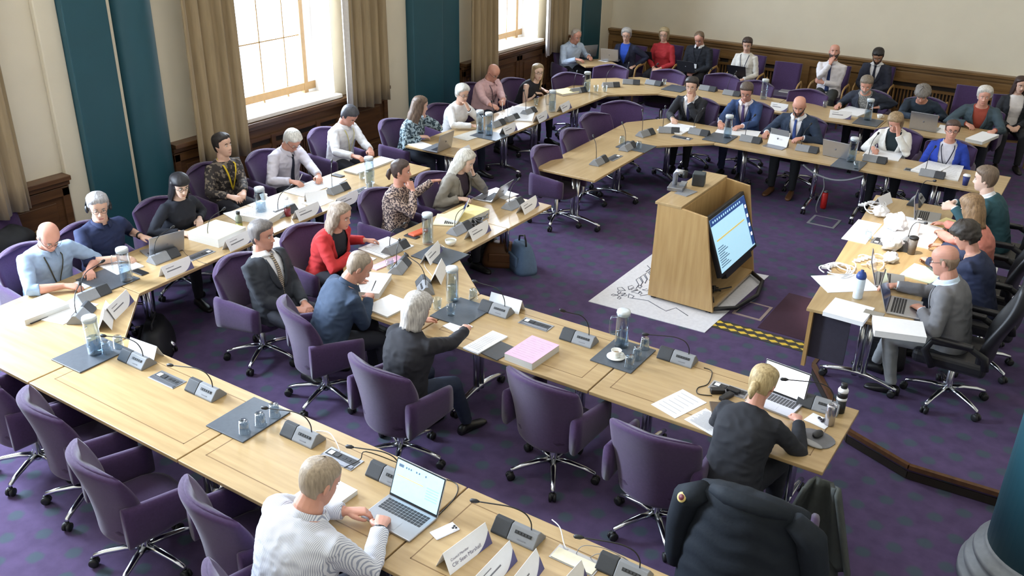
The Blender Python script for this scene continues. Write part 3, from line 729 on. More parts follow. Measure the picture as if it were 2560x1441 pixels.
    def rpart(o, name, m, vx, sm=2, wr=.004, ws=13, cut=None):
        me = remesh(o, vx, sm)
        if wr: wrinkle(me, wr, ws, len(PEOPLE))
        if cut:
            bm = bmesh.new(); bm.from_mesh(me); bmesh.ops.delete(bm, geom=[f for f in bm.faces if cut(f.calc_center_median())], context='FACES')
            for _ in range(3):
                bd = [v for v in bm.verts if v.is_boundary]; bmesh.ops.smooth_vert(bm, verts=bd, factor=.5, use_axis_x=True, use_axis_y=True, use_axis_z=True)
            bm.to_mesh(me); bm.free()
        me.transform(T0)
        return link(name, me, [m], b)
    # ---- clothes
    kindt, ct = top[0], top[1]; mt = ct if isinstance(ct, bpy.types.Material) else cloth(ct)
    def upper(off, armoff, sl=1.0, lo=-.13, hi=.485):
        o = MB(); torso(o, off, lo, hi)
        if sl > 0:
            for a in arms:
                pts, rr = arm_path(a, sl)
                if sl >= 1: pts = pts[:-1]+[pts[-2].lerp(pts[-1], .88)]; rr = rr[:-1]+[rr[-2]*.3+rr[-1]*.7+.003]
                o.tube(pts, [x+armoff for x in rr], 14)
        return o
    is_j = kindt in ('jacket', 'blazer', 'cardigan')
    if is_j:
        im = inner if isinstance(inner, bpy.types.Material) else cloth(inner or (232,232,234))
        rpart(upper(.007, 0, 0, -.12, .487), 'shirt', im, .011, 2, .002)
        sb = {'jacket':.17, 'blazer':.14, 'cardigan':-.2}[kindt]; vw = {'jacket':.075,'blazer':.085,'cardigan':.09}[kindt]*sc
        vx = lambda s: (vw*min(1, max(0, (s-sb)/(.40-sb)))**.8 if kindt != 'cardigan' else vw*(.65+.35*max(0, s)/.4))
        def cut(c):
            s = min(range(N+1), key=lambda i: (sp[i]-c).length); s = s0+ds*s; Xf, Ff, Uf = frame(s); s += (c-spine(s)).dot(Uf)/sc; q = c-spine(s)
            return .015 < q.dot(Ff) < prof(s)[1]+prof(s)[2]+.045 and s > sb and abs(q.dot(Xf)) < vx(s) and s < .5
        rpart(upper(.02, .012, 1.0, -.14, .478), kindt if kindt != 'blazer' else 'jacket', mt, .0105, 3, .006, 11, cut)
        if kindt != 'cardigan':
            o = MB()
            for sx in (-1, 1):
                g = []
                for i in range(9):
                    s = sb+.01+(.445-sb)*i/8; xi = vx(s)+.002; wd = (.012+.05*sin(pi*min(1, (i+.8)/7.5))**.8)*sc; g.append([front(sx*(xi+wd*j/3), s, .030+.004*(j == 1)) for j in range(4)])
                if sx > 0: g = [r_[::-1] for r_ in g]
                o.sheet(g, 0, .006)
            part(o, 'lapel', mt)
        for a in arms:       # shirt cuffs
            if inner is not None and sex == 'm': part(MB().tube([a[2].lerp(a[3], .84), a[2].lerp(a[3], .985)], .035*af*sc, 12), 'cuff', im)
    else:
        rpart(upper(.012, .009, sleeve), {'shirt':'shirt','jumper':'jumper','blouse':'blouse','top':'top'}.get(kindt, kindt), mt, .0105, 2, .005, 12)
    if collar and kindt in ('shirt', 'jacket') or kindt == 'jumper' and inner:
        cm = (im if is_j else (mt if kindt == 'shirt' else cloth(inner))); o = MB(); g = []
        for i in range(4):
            row = []
            for j in range(21):
                a = pi/2+.30+(2*pi-.6)*j/20; X_, F_, U_ = frame(.5); rr_ = (.070 if sex == 'm' else .058)*sc*(1+(bulk-1)*.5)+.004*i
                drop = .018*i*(1-.2*abs(cos((a-pi/2)/2))) ; row.append(neck-U_*(.004)+U_*(.028-drop)+X_*cos(a)*rr_+F_*(sin(a)*rr_*1.0+.004+(.012*i*max(0, sin(a)))))
            g.append(row)
        o.sheet(g, 0, .004); part(o, 'collar', cm)
    if tie:
        o = MB(); lo = .02; g = []; of = .017
        for i in range(12):
            s = .462-(.462-lo)*i/11; w_ = (.017 if i == 0 else .011+.026*(i/11)**.8)*sc; g.append([front(w_*j, s, of+(.006 if j == 0 else 0)) for j in (-1,-.4,0,.4,1)])
        o.sheet(g, 0, .003); o.ell(front(0,.462,of+.004), (.019*sc,.014,.017*sc), 10, 6); part(o, 'tie', tie if isinstance(tie, bpy.types.Material) else cloth(tie))
    if lanyard:
        o = MB(); of = .034 if is_j else .028
        lc, lw, end, badge = lanyard
        for sx in (-1, 1): 
            pts = [front(sx*.075*sc*(1-i/8)**.9, .455-(.455-end)*i/8, of) for i in range(9)]; pts = [neck+X*sx*.058*sc-F*.03+U*.015]+pts; o.tube(pts, (lw, .002), 6)
        part(o, 'lanyard', cloth(lc))
        if badge: c_ = front(0, end-.03, of+.006); X_, F_, U_ = frame(end); part(MB().box(c_, (.055,.006,.08), 0, 0, Matrix((X_, F_, U_)).transposed()), 'badge', M_WHITE)
    tr = MB()
    for h in hips: leg(tr, h, .008)
    tr.rings([[torso_pt(-.12+.17*i/5, 2*pi*j/24, .004) for j in range(24)] for i in range(6)])
    rpart(tr, 'trousers', legs if isinstance(legs, bpy.types.Material) else cloth(legs), .014, 2, .004, 9)
    for i, h in enumerate(hips):
        an = h[3]; o = MB(); y0 = an.y
        secs = [(-.075,.026,.05),(-.06,.034,.075),(-.02,.036,.088),(.04,.038,.07),(.10,.045,.052),(.15,.044,.042),(.185,.034,.034),(.20,.015,.022)]
        o.rings([[Vector((an.x+w_*sgn(cos(2*pi*j/12),.8)+h[0]*.1*dy, y0+dy, z0+ht/2+ht/2*sgn(sin(2*pi*j/12),.7))) for j in range(12)] for dy, w_, ht in secs]); part(o, 'shoe', shoe or M_SHOE)
    # ---- head details
    for s in (-1, 1):
        o = MB(); R = HX.to_3x3(); pc = HX @ Vector((s*.031,.0775,.003)); o.ell(pc, (.0135,.008,.0058 if pitch < 24 else .0035), 10, 8, 0, R.normalized() if False else Hb)
        o.ell(HX @ Vector((s*.031,.0815,.003)), (.0058,.0045,.0058 if pitch < 24 else .003), 8, 6, 1, Hb); part(o, 'eye', [M_EYEW, M_IRIS])
    hk, hcol = hair[0], hair[1]; hmt = hairm(hcol, hair[2] if len(hair) > 2 else None)
    bm_ = hairm(tuple(int(c*.72) for c in hcol))
    for s in (-1, 1): part(MB().tube([HX @ head_pt(pi/2-s*x, z, .0015) for x, z in ((.16,.021),(.36,.027),(.58,.020))], [.003*sc,.0042*sc,.0022*sc], 6), 'eyebrow', bm_)
    if hk != 'shaved':
        o = MB(); n = 40; rs = []; zs = [-.075+.195*i/22 for i in range(23)]; rnd = random.Random(len(PEOPLE)*5+1)
        thick = {'short':.014,'bald':.007,'buzz':.006,'thin':.008,'bob':.022,'long':.016,'pony':.011,'curly':.030,'full':.022}[hk]
        for z in zs:
            row = []
            for j in range(n):
                th = 2*pi*j/n; s_ = sin(th); fr = max(0, s_)
                hline = (.080*fr**.42+.010*noise.noise(Vector((th*3, len(PEOPLE), 0)))) if hk not in ('bald','thin') else (.30*fr**.8+.05)
                if hk == 'thin': hline = .10*fr**.5+.012
                lowz = -.02+(-.052 if s_ < -.35 else (-.035*max(0, -s_))) if hk not in ('bob','long') else -.09
                if fr > .25: lowz = hline
                if hk in ('bob','long','full') and fr > .2: lowz = ((.090-.02*abs(cos(th)))*min(1, fr**.45*1.05)-(.02 if fr < .45 else 0)) if hk != 'long' or len(hair) < 5 else .045*min(1, fr**.3)
                if hk == 'curly' and fr > .25: lowz = .05*fr
                inside = (z-lowz)/.014
                if hk in ('bald',): inside = min(inside, ((.040+.02*s_)-z)/.02)
                k = max(-1, min(1, inside)); off = -.012+(thick+.012)*(k*.5+.5) if k < 1 else thick
                if hk in ('short','full') and k >= 1: off += .007*max(0, (z-.04)/.08)
                if hk == 'curly' and k >= 1: off += .011*noise.noise(Vector((cos(th)*4, s_*4, z*45)))+.008*noise.noise(Vector((cos(th)*9, s_*9, z*90)))
                elif k >= 1: off += .0028*noise.noise(Vector((cos(th)*5+len(PEOPLE), s_*5, z*14)))
                q = head_pt(th, z, .001); c0 = Vector((0,-.012,z*.6)); dn = (q-c0); dn.z *= 1.2; row.append(HX @ (q+dn.normalized()*off))
            rs.append(row)
        o.rings(rs)
        if hk in ('bob','long'):
            ln = hair[3] if len(hair) > 3 and hair[3] else (-.115 if hk == 'bob' else -.33)
            rs = []; m = 24
            for i in range(14):
                k = i/13; z = .06+(ln-.06)*k; ring_o = []; ring_i = []
                open_ = .62+.35*min(1, k*2.2) if hk == 'bob' else .62+.55*min(1, k*1.6)
                for j in range(m+1):
                    th = pi/2+open_+(2*pi-2*open_)*j/m; rb = 1+.10*sin(pi*min(1, k*1.3))*(1 if hk == 'bob' else .8)
                    w_ = (.090*rb)*(1-.25*max(0, k-.6)) ; dq = (.112*rb)*(1-.15*k); wv = .004*sin(j*2.3+i*.4)+.003*sin(j*5.1)
                    zz = z+(.010*sin(j*1.9) if i == 13 else 0)
                    yo = -.018-.01*k
                    if hk == 'long' and z < -.1: yo += -.012
                    ring_o.append(HX @ Vector(((w_+wv)*cos(th), yo+(dq+wv)*sin(th)*(.95 if sin(th) < 0 else .72), zz))); ring_i.append(HX @ Vector(((w_-.024+wv)*cos(th), yo+(dq-.024+wv)*sin(th)*(.95 if sin(th) < 0 else .72), zz+(.012 if i == 13 else 0))))
                rs.append(ring_o+ring_i[::-1])
            o.rings(rs)
        if hk == 'pony':
            o.tube([HX @ Vector(q) for q in ((0,-.09,-.01),(0,-.125,-.02),(0,-.135,-.06),(0,-.12,-.105))], [.018,.028,.026,.008], 10)
            o.ell(HX @ Vector((0,-.118,-.012)), (.03,.02,.03), 10, 8)
        part(o, 'hair', hmt)
    if beard:
        bmat = hairm(beard); o = MB(); rs = []; n = 40
        for i in range(11):
            z = -.122+.095*i/10; row = []
            for j in range(n):
                th = 2*pi*j/n; q = head_pt(th, max(z, -.117), .001); s_ = sin(th); top_ = -.045 if abs(q.x) > .03 else -.052
                on = 1 if s_ > -.05 and z < top_ and not (abs(q.x) < .02 and -.080 < z < -.062) else 0
                if s_ > -.05 and abs(q.x) > .055: on = 1 if z < -.01 else 0
                q = q+Vector((q.x, q.y+.01, -.01 if z < -.1 else 0)).normalized()*(.009 if on else -.012); row.append(HX @ Vector((q.x, q.y, z if z > -.117 else z-.004)))
            rs.append(row)
        o.rings(rs); part(o, 'beard', bmat)
    if glasses:
        o = MB(); Y = .098
        for s in (-1, 1):
            o.tube([HX @ Vector((s*.032+.021*cos(a), Y-.004*abs(cos(a)), .001+.015*sin(a))) for a in [2*pi*j/16 for j in range(17)]], .0017, 6)
            o.tube([HX @ Vector(q) for q in ((s*.053,Y-.004,.004),(s*.072,.07,.006),(s*.080,.0,.008),(s*.080,-.02,-.004))], .0018, 6)
        o.tube([HX @ Vector(q) for q in ((-.012,Y,.004),(0,Y+.004,.007),(.012,Y,.004))], .0017, 6); part(o, 'glasses', M_BLACK)
    if headset:
        o = MB(); o.tube([HX @ Vector((.098*cos(a), -.012, -.0+.128*sin(a))) for a in [pi*j/20 for j in range(21)]], (.012,.006), 8)
        for s in (-1, 1): o.ell(HX @ Vector((s*.094,-.008,-.008)), (.018,.034,.040), 12, 8, rot=Hb)
        part(o, 'headphones', M_BLACK)
    if watch is not None:
        a = arms[watch]; part(MB().tube([a[2].lerp(a[3], .90), a[2].lerp(a[3], .985)], .0335*sc*af, 12), 'watch', M_BLACK)
    return b, base
# ================================================================ who sits where
GRY = (150,148,146); WHT = (214,212,208); DK = (34,30,30); BRN = (74,58,46)
WSH = (228,228,232)
def seat(b, rz, lab, kind='swivel', group=GO, back=.05, z=0):
    f = Vector((-sin(rz), cos(rz), 0)); p = b[1]-f*back; chair(kind, p.x, p.y, rz, lab, group, z)
R = A_RT
PP = {}
# --- window row, near to far
PP[1] = person('bald man in light blue shirt and glasses reading at the left corner table', 122, 592, R-.05, lean=17, pitch=38, yaw=-8, sk='pink', hair=('bald',GRY), top=('shirt',(150,172,200)), bulk=1.12, belly=.05, sleeve=.55, hr=(188,722,.755), hl=(228,690,.755), lanyard=((60,60,50),.006,.16,0), glasses=True, legs=(40,44,60))
seat(PP[1], R-.05, 'purple chair of the bald man in light blue at the left corner')
PP[2] = person('man in navy jumper wearing black headphones beside the tall jug', 246, 518, R-.1, lean=9, pitch=12, yaw=-22, hair=('short',(158,156,158)), top=('jumper',(24,36,72)), bulk=1.08, sleeve=.75, hr=(322,652,.76), hl=(372,600,.79), glasses=True, headset=True, watch=0, legs=(34,40,60), inner=(24,36,72))
seat(PP[2], R-.1, 'purple chair of the man in headphones')
PP[3] = person('woman with long black hair, fringe and glasses in a black blouse', 450, 464, R-.05, lean=7, sex='f', pitch=16, yaw=-10, sk='pale', hair=('long',(26,24,30),None,-.34,1), top=('blouse',(26,30,42)), glasses=True, legs=(22,22,28), hl=(500,560,.75), hr=(470,590,.75))
seat(PP[3], R-.05, 'purple chair of the woman with long black hair')
PP[4] = person('young man in dark patterned jumper with a yellow lanyard looking up', 557, 363, R+.02, lean=6, pitch=-4, yaw=6, hair=('short',(38,30,28)), top=('jumper',blotch('fair_isle',(46,40,40),(120,108,96),26,.56)), lanyard=((216,184,40),.011,.17,0), hl=(607,492,.755), hr=(590,500,.755), watch=0, legs=(40,40,50), collar=False)
seat(PP[4], R+.02, 'purple chair of the young man with the yellow lanyard')
PP[5] = person('white haired man in pale shirt and dark tie bent over his papers', 730, 352, R, lean=17, pitch=42, yaw=-6, sk='pink', hair=('short',WHT), top=('shirt',(204,200,212)), tie=(36,40,58), bulk=1.1, belly=.03, hr=(745,462,.76), hl=(802,455,.76), legs=(40,42,54), glasses=True)
seat(PP[5], R, 'purple chair of the white haired man in tie')
PP[6] = person('dark haired man in white shirt looking down by the gold curtain', 873, 290, R+.05, lean=12, pitch=40, yaw=0, sk='pink', hair=('short',(66,66,72)), top=('shirt',(224,224,228)), lanyard=((200,190,110),.006,.16,0), bulk=1.06, hr=(898,398,.76), hl=(928,384,.76), legs=(36,38,48))
seat(PP[6], R+.05, 'purple chair of the dark haired man in white')
# --- far outer wing
PP[7] = person('woman with very long brown hair turned away, hand by her face', 1051, 264, R+.15, lean=12, sex='f', pitch=14, yaw=42, hair=('long',(84,66,56),(120,98,80),-.44), top=('blouse',blotch('teal_leaf',(44,62,72),(150,168,176),34,.5)), hl=('cheek',), hr=(1068,345,.77), legs=(34,40,54))
seat(PP[7], R+.15, 'purple chair of the woman with very long brown hair')
PP[8] = person('short white haired woman in glasses and white top, hand over her mouth', 1156, 234, R-.1, lean=14, sex='f', pitch=16, yaw=-14, hair=('full',(214,212,208)), top=('blouse',(232,232,234)), hl=('chin',), hr=(1195,320,.76), glasses=True, legs=(40,48,66), watch=0)
seat(PP[8], R-.1, 'purple chair of the white haired woman in glasses')
PP[9] = person('bald man in pink shirt writing at the window table', 1233, 182, R-.1, lean=15, pitch=34, yaw=-10, sk='pink', hair=('shaved',(150,120,104)), top=('shirt',(214,176,178)), bulk=1.2, belly=.05, hr=(1243,280,.76), hl=(1262,270,.76), lanyard=((50,46,60),.006,.2,0), glasses=True, legs=(36,40,54))
seat(PP[9], R-.1, 'purple chair of the bald man in pink')
PP[10] = person('smiling blonde woman in sleeveless black top and glasses', 1345, 180, R-.15, lean=14, sex='f', pitch=4, yaw=-26, sk='pale', hair=('long',(150,128,96),(178,156,120),-.3), top=('top',(30,30,40)), sleeve=0, hr=(1352,236,.76), hl=(1372,232,.76), glasses=True, legs=(30,32,40), watch=1)
seat(PP[10], R-.15, 'purple chair of the smiling blonde woman')
# --- far corner and back wall
a = ang(.9,-.42)
PP[11] = person('grey haired man in pale blue shirt at the small corner table', 1440, 90, a, lean=14, pitch=26, sk='pink', hair=('thin',(170,160,150)), top=('shirt',(186,204,228)), hl=(1476,146,.775), hr=(1452,153,.775), bulk=1.05, legs=(24,26,34))
seat(PP[11], a, 'dark purple chair of the man in pale blue in the far corner', back=-.13)
D = A_DN
PP[12] = person('short grey haired woman in dark blue jacket at the back wall', 1566, 88, D+.1, lean=6, sex='f', pitch=12, yaw=12, hair=('full',(166,162,158)), top=('blazer',(34,38,62)), inner=(44,84,190), glasses=True, legs=(30,30,40), hr=('lap',), hl=(1580,170,.62))
PP[13] = person('blonde woman in red blouse with a laptop on her knees', 1660, 86, D+.05, lean=5, sex='f', pitch=10, yaw=12, hair=('bob',(158,138,104),(186,166,128)), top=('blouse',(176,44,52)), glasses=True, legs=(30,30,38), hr=('lap',), hl=('lap',))
PP[14] = person('man in black jumper and white collar with a badge on a lanyard', 1748, 97, D, lean=6, pitch=34, yaw=8, sk='pink', hair=('thin',(112,92,72)), top=('jumper',(26,30,40)), inner=(226,226,228), lanyard=((40,40,52),.006,.18,1), bulk=1.1, legs=(30,30,38))
PP[15] = person('short dark haired woman in white cardigan with dark lanyard', 1868, 112, D, lean=6, sex='f', pitch=18, yaw=14, hair=('short',(62,48,42)), top=('blouse',(220,216,208)), lanyard=((40,40,60),.006,.14,0), legs=(30,30,38))
PP[16] = person('bald bearded man in white shirt leaning back, hand on chin', 2086, 130, D+.05, lean=0, pitch=-10, yaw=12, sk='pink', hair=('shaved',(60,50,46)), beard=(72,58,52), top=('shirt',(226,222,226)), tie=(40,56,104), hr=('chin',), hl=('crossed',), bulk=1.08, legs=(48,50,50))
PP[17] = person('dark haired man in navy suit looking down at the back wall', 2195, 140, D, lean=5, pitch=36, yaw=6, sk='tan', hair=('short',(34,28,28)), beard=(50,38,34), top=('jacket',(40,44,60)), inner=WSH, tie=(34,38,56), legs=(36,40,54))
for k, d in ((12,'grey haired woman in dark blue'),(13,'blonde woman in red'),(14,'man in the black jumper'),(15,'woman in the white cardigan'),(16,'bald bearded man in white'),(17,'dark haired man in navy')):
    seat(PP[k], D, 'wood armed chair under the '+d, 'visitor', GV, .02)
PP[18] = person('woman with dark hair in white scarf, cut by the right picture edge', 2552, 212, D+.3, lean=4, sex='f', pitch=12, yaw=8, hair=('long',(60,40,34)), top=('cardigan',(30,32,38)), inner=(222,216,214), legs=(28,28,34))
seat(PP[18], D+.3, 'wood armed chair under the woman at the right picture edge', 'visitor', GV, .02)
# --- far outer table
PP[19] = person('grey bearded man in dark suit and grey patterned shirt', 2166, 212, D+.05, lean=18, pitch=26, yaw=4, sk='pink', hair=('short',(124,112,98)), beard=(150,146,140), top=('jacket',(40,46,60)), inner=blotch('grey_check',(150,150,146),(110,110,110),60), hr=(2092,268,.76), hl=(2180,272,.76), legs=(34,36,46), collar=False)
PP[20] = person('curly grey haired man in dark jumper bent over his laptop', 2306, 236, D+.05, lean=30, pitch=40, yaw=4, sk='pink', hair=('curly',(116,110,104)), top=('jumper',(36,50,66)), hr=(2290,300,.8), hl=(2338,300,.77), legs=(34,36,46))
PP[21] = person('white haired man in teal jacket and rust shirt', 2461, 240, D+.1, lean=12, pitch=10, yaw=6, sk='pink', hair=('full',(200,194,186)), top=('blazer',(62,78,88)), inner=(150,66,50), hr=(2425,318,.76), hl=(2478,335,.76), bulk=1.08, legs=(34,36,46))
for k, d in ((19,'grey bearded man'),(20,'curly grey haired man'),(21,'white haired man in teal')): seat(PP[k], D, 'purple chair of the '+d)
# --- far inner table
PP[22] = person('dark haired man in dark suit, hand on chin', 1729, 216, D, lean=14, pitch=8, yaw=10, hair=('short',(44,36,34)), top=('jacket',(32,34,42)), inner=WSH, tie=(44,44,84), hl=('chin',), hr=(1684,306,.76), legs=(26,28,34), knees=(.1,.02), watch=1)
PP[23] = person('man in blue suit and purple tie with glasses', 1866, 230, D, lean=15, pitch=24, yaw=12, sk='pink', hair=('short',(88,74,64)), top=('jacket',(48,72,118)), inner=(232,222,226), tie=(92,74,124), lanyard=((50,44,70),.006,.1,0), glasses=True, hr=(1797,320,.76), hl=(1842,322,.76), legs=(34,44,76))
PP[24] = person('bald man with dark beard in navy suit behind the tablet', 1998, 265, D, lean=15, pitch=26, yaw=10, sk='pink', hair=('shaved',(50,44,42)), beard=(58,46,42), top=('jacket',(36,50,72)), inner=WSH, tie=(60,84,150), bulk=1.12, belly=.03, hr=(1912,340,.76), hl=(1992,352,.76), legs=(26,28,34), shoe=mat('shoe_brown',(96,62,36),.45))
PP[25] = person('blonde woman in white jacket, head bowed on her hand, writing', 2238, 306, D+.1, lean=22, sex='f', pitch=34, yaw=-6, sk='pink', hair=('bob',(142,116,84),(166,140,104)), top=('blazer',(228,226,220)), inner=(30,44,50), hl=('brow',), hr=(2186,380,.76), legs=(26,28,34))
PP[26] = person('woman in bright blue cardigan and glasses, dark hair tied back', 2381, 325, D+.1, lean=6, sex='f', pitch=4, yaw=8, sk='pink', hair=('pony',(72,52,44)), top=('cardigan',(36,64,168)), inner=(206,204,214), lanyard=((30,30,50),.006,.2,0), glasses=True, legs=(26,30,50), hl=('lap',), hr=('lap',), bulk=1.06)
for k, d in ((22,'dark haired man with hand on chin'),(23,'man in blue suit'),(24,'bald bearded man in navy'),(25,'blonde woman in white jacket'),(26,'woman in the blue cardigan')): seat(PP[k], D, 'purple chair of the '+d)
# --- clerks on the dais, facing left
L_ = A_LT
PP[27] = person('man in teal suit with clasped hands at the far end of the clerks table', 2463, 448, L_-.1, lean=20, pitch=8, yaw=0, sk='pale', hair=('short',(110,92,76)), top=('jacket',(44,82,92)), inner=WSH, hl=(2362,520,1.02,'side'), hr=(2368,515,1.03,'side'), z0=DZ, curl=(.9,.9), legs=(34,40,50), vox=.0065)
PP[28] = person('woman with light brown hair in a salmon pink top', 2428, 520, L_-.12, lean=16, sex='f', pitch=22, yaw=-30, sk='pink', hair=('bob',(126,96,66),(160,128,92),-.2), top=('blouse',(222,140,124)), hl=(2345,582,.88), hr=(2340,560,.88), z0=DZ, legs=(40,40,50), bulk=1.05)
PP[29] = person('woman with short dark curly hair in a navy jacket', 2414, 590, L_, lean=18, sex='f', pitch=30, yaw=-12, sk='pink', hair=('curly',(50,42,36)), top=('jacket',(36,44,72)), inner=(190,150,130), hl=(2310,650,.88), hr=(2320,610,.88), z0=DZ, legs=(30,34,50), collar=False)
PP[30] = person('bald man with glasses in grey suit typing on a laptop', 2362, 652, L_-.02, lean=13, pitch=16, yaw=-4, sk='pink', hair=('bald',(140,116,96)), top=('jacket',(112,112,116)), inner=(206,220,236), glasses=True, hl=(2290,770,.875), hr=(2212,718,.88), z0=DZ, legs=(132,134,136), vox=.005, bulk=1.05, knees=(.12,.1), feet=(-.1,.1))
for k, d in ((27,'man in teal'),(28,'woman in salmon pink'),(29,'woman with dark curly hair'),(30,'bald man in grey')): seat(PP[k], L_, 'black leather chair of the '+d, 'exec', GX, .07, DZ)
# --- inner wing and second row
PP[31] = person('grey haired man in charcoal suit and beige tie leaning back', 656, 588, R+.12, lean=-9, pitch=4, yaw=12, sk='pink', hair=('short',(112,106,104)), top=('jacket',(44,48,56)), inner=WSH, tie=stripes('beige_tie',(176,160,136),(70,66,74),60,2), hl=('lap',), hr=('lap',), legs=(38,40,50), vox=.005, bulk=1.06)
seat(PP[31], R+.12, 'purple chair of the grey haired man in charcoal suit', back=.17)
PP[32] = person('woman with long fair hair in a red jacket', 852, 540, R, lean=10, sex='f', pitch=14, yaw=10, sk='pink', hair=('long',(142,122,106),(184,168,152),-.3), top=('blazer',(186,44,46)), inner=(34,34,44), hl=(935,605,.76), hr=(900,640,.76), legs=(30,30,40), vox=.006)
seat(PP[32], R, 'purple chair of the woman in red')
PP[33] = person('woman in leopard print blouse, fist at her chin, dark hair tied back', 1003, 428, R+.1, lean=6, sex='f', pitch=4, yaw=28, sk='pink', hair=('pony',(70,54,48)), top=('blouse',blotch('leopard',(178,156,142),(60,48,54),60,.5)), hr=('chin',), hl=(1096,455,.9,'side'), legs=(30,30,40), curl=(.5,1.1), vox=.006)
seat(PP[33], R+.1, 'purple chair of the woman in leopard print')
PP[34] = person('woman with long white blonde hair in a grey blazer, hand on cheek', 1165, 402, R+.05, lean=16, sex='f', pitch=26, yaw=8, sk='pale', hair=('long',(196,190,178),(222,218,208),-.3), top=('blazer',(132,126,116)), inner=(58,44,56), hl=('cheek',), hr=(1168,503,.76), legs=(30,30,40), vox=.006, watch=0)
seat(PP[34], R+.05, 'purple chair of the woman with white blonde hair')
a = ang(.45,.9)
PP[35] = person('balding man in navy zip jumper writing at the corner table', 898, 668, a, lean=24, pitch=34, yaw=-14, sk='pink', hair=('thin',(150,136,120)), top=('jumper',(52,68,92)), hr=(924,742,.775), hl=(905,705,.775), legs=(34,36,46), vox=.005, bulk=1.12, curl=(.5,.8), inner=(52,68,92), lift=False)
seat(PP[35], a, 'purple chair of the balding man in navy, seen from behind')
a = ang(.1,1)
PP[36] = person('grey haired woman in black jacket reaching along the table, from behind', 1046, 772, a, lean=13, sex='f', pitch=16, yaw=-8, sk='pink', hair=('bob',(170,164,160),(204,200,196),-.15), top=('blouse',(30,30,38)), hr=(1212,802,.76), hl=(1080,800,.76), legs=(34,44,66), vox=.005, bulk=1.12, kf=.38, feet=(.0,.15))
seat(PP[36], a, 'purple chair of the grey haired woman in black, seen from behind')
a = ang(.1,1)
PP[37] = person('blonde woman with hair tied low in a black jacket, at a laptop, from behind', 1908, 958, a, lean=8, sex='f', pitch=22, yaw=-4, sk='pink', hair=('pony',(176,150,104),(206,184,138)), top=('blouse',(30,32,40)), hr=(1992,1046,.775), hl=(1900,1030,.775), legs=(30,32,40), vox=.005, bulk=1.12, lift=False)
CC = PP[37][1]+Vector((.30,-.40,0)); chair('swivel', CC.x, CC.y, ang(-.05,1), 'purple chair with a black puffer coat hung over its back', GO)
PP[38] = person('man in striped shirt typing on a laptop in the foreground', 799, 1205, ang(.12,1), lean=18, pitch=26, yaw=-6, sk='pink', hair=('buzz',(158,142,122)), top=('shirt',stripes('shirt_stripes',(224,226,234),(158,164,184),125)), bulk=1.26, scale=1.07, belly=.05, hl=(905,1285,.775), hr=(958,1305,.775), legs=(40,42,54), vox=.004, curl=(.45,.5), watch=1)
seat(PP[38], ang(.12,1), 'purple chair of the man in the striped shirt, at the bottom edge', back=.08)
# ================================================================ empty chairs
def chair_by_top(kind, u, v, rz, lab, group=GE, z=0, h=.93, back=.29):
    p = P(u, v, z+h); f = Vector((-sin(rz), cos(rz), 0)); q = p+f*back; chair(kind, q.x, q.y, rz, lab, group, z)
for u, v, rz, lab in (
    (1330,950,-.10,'empty purple chair before the table with the thick pink document'),
    (1622,1085,.05,'empty purple chair between the pink document and the chair with the black coat'),
    (62,1005,-.22,'empty purple chair, second from the left in the lower left corner'),
    (190,1150,-.2,'empty purple chair in the lower left corner, its whole star base in view'),
    (478,1248,-.22,'empty purple chair just left of the man in the striped shirt'),
    (-80,930,-.22,'empty purple chair cut by the left picture edge under the sunlit corner table'),
    (1366,368,R,'empty purple chair at the near end of the far inner wing'),
    (1436,326,R,'second empty purple chair from the near end of the far inner wing'),
    (1490,286,R-.25,'third empty purple chair from the near end of the far inner wing'),
    (1556,256,ang(.45,-1),'empty purple chair at the far inner corner, beside the man with hand on chin'),
    (1422,184,ang(.8,-.5),'empty purple chair at the outer corner table, beside the smiling blonde woman'),
    (1528,164,ang(.3,-1),'empty purple chair at the outer far corner, below the small corner table'),
    (1672,176,D,'empty purple chair below the blonde woman in red'),
    (1806,186,D,'empty purple chair below the man in the black jumper'),
    (1890,204,D,'empty purple chair behind the man in the blue suit'),
    (2022,226,D,'empty purple chair behind the bald bearded man in navy')):
    chair_by_top('swivel', u, v, rz, lab, back=.29 if v > 600 else .17)
chair_by_top('visitor', 1972, 158, D+.1, 'empty wood armed chair with a notebook on its seat', GV, 0, .93, .33)
chair_by_top('visitor', 2432, 218, D, 'empty wood armed chair behind the white haired man in teal', GV, 0, .93, .33)
chair('visitor', -8.35, 4.2, R, 'wood armed chair by the left wall with a black coat on it', None)
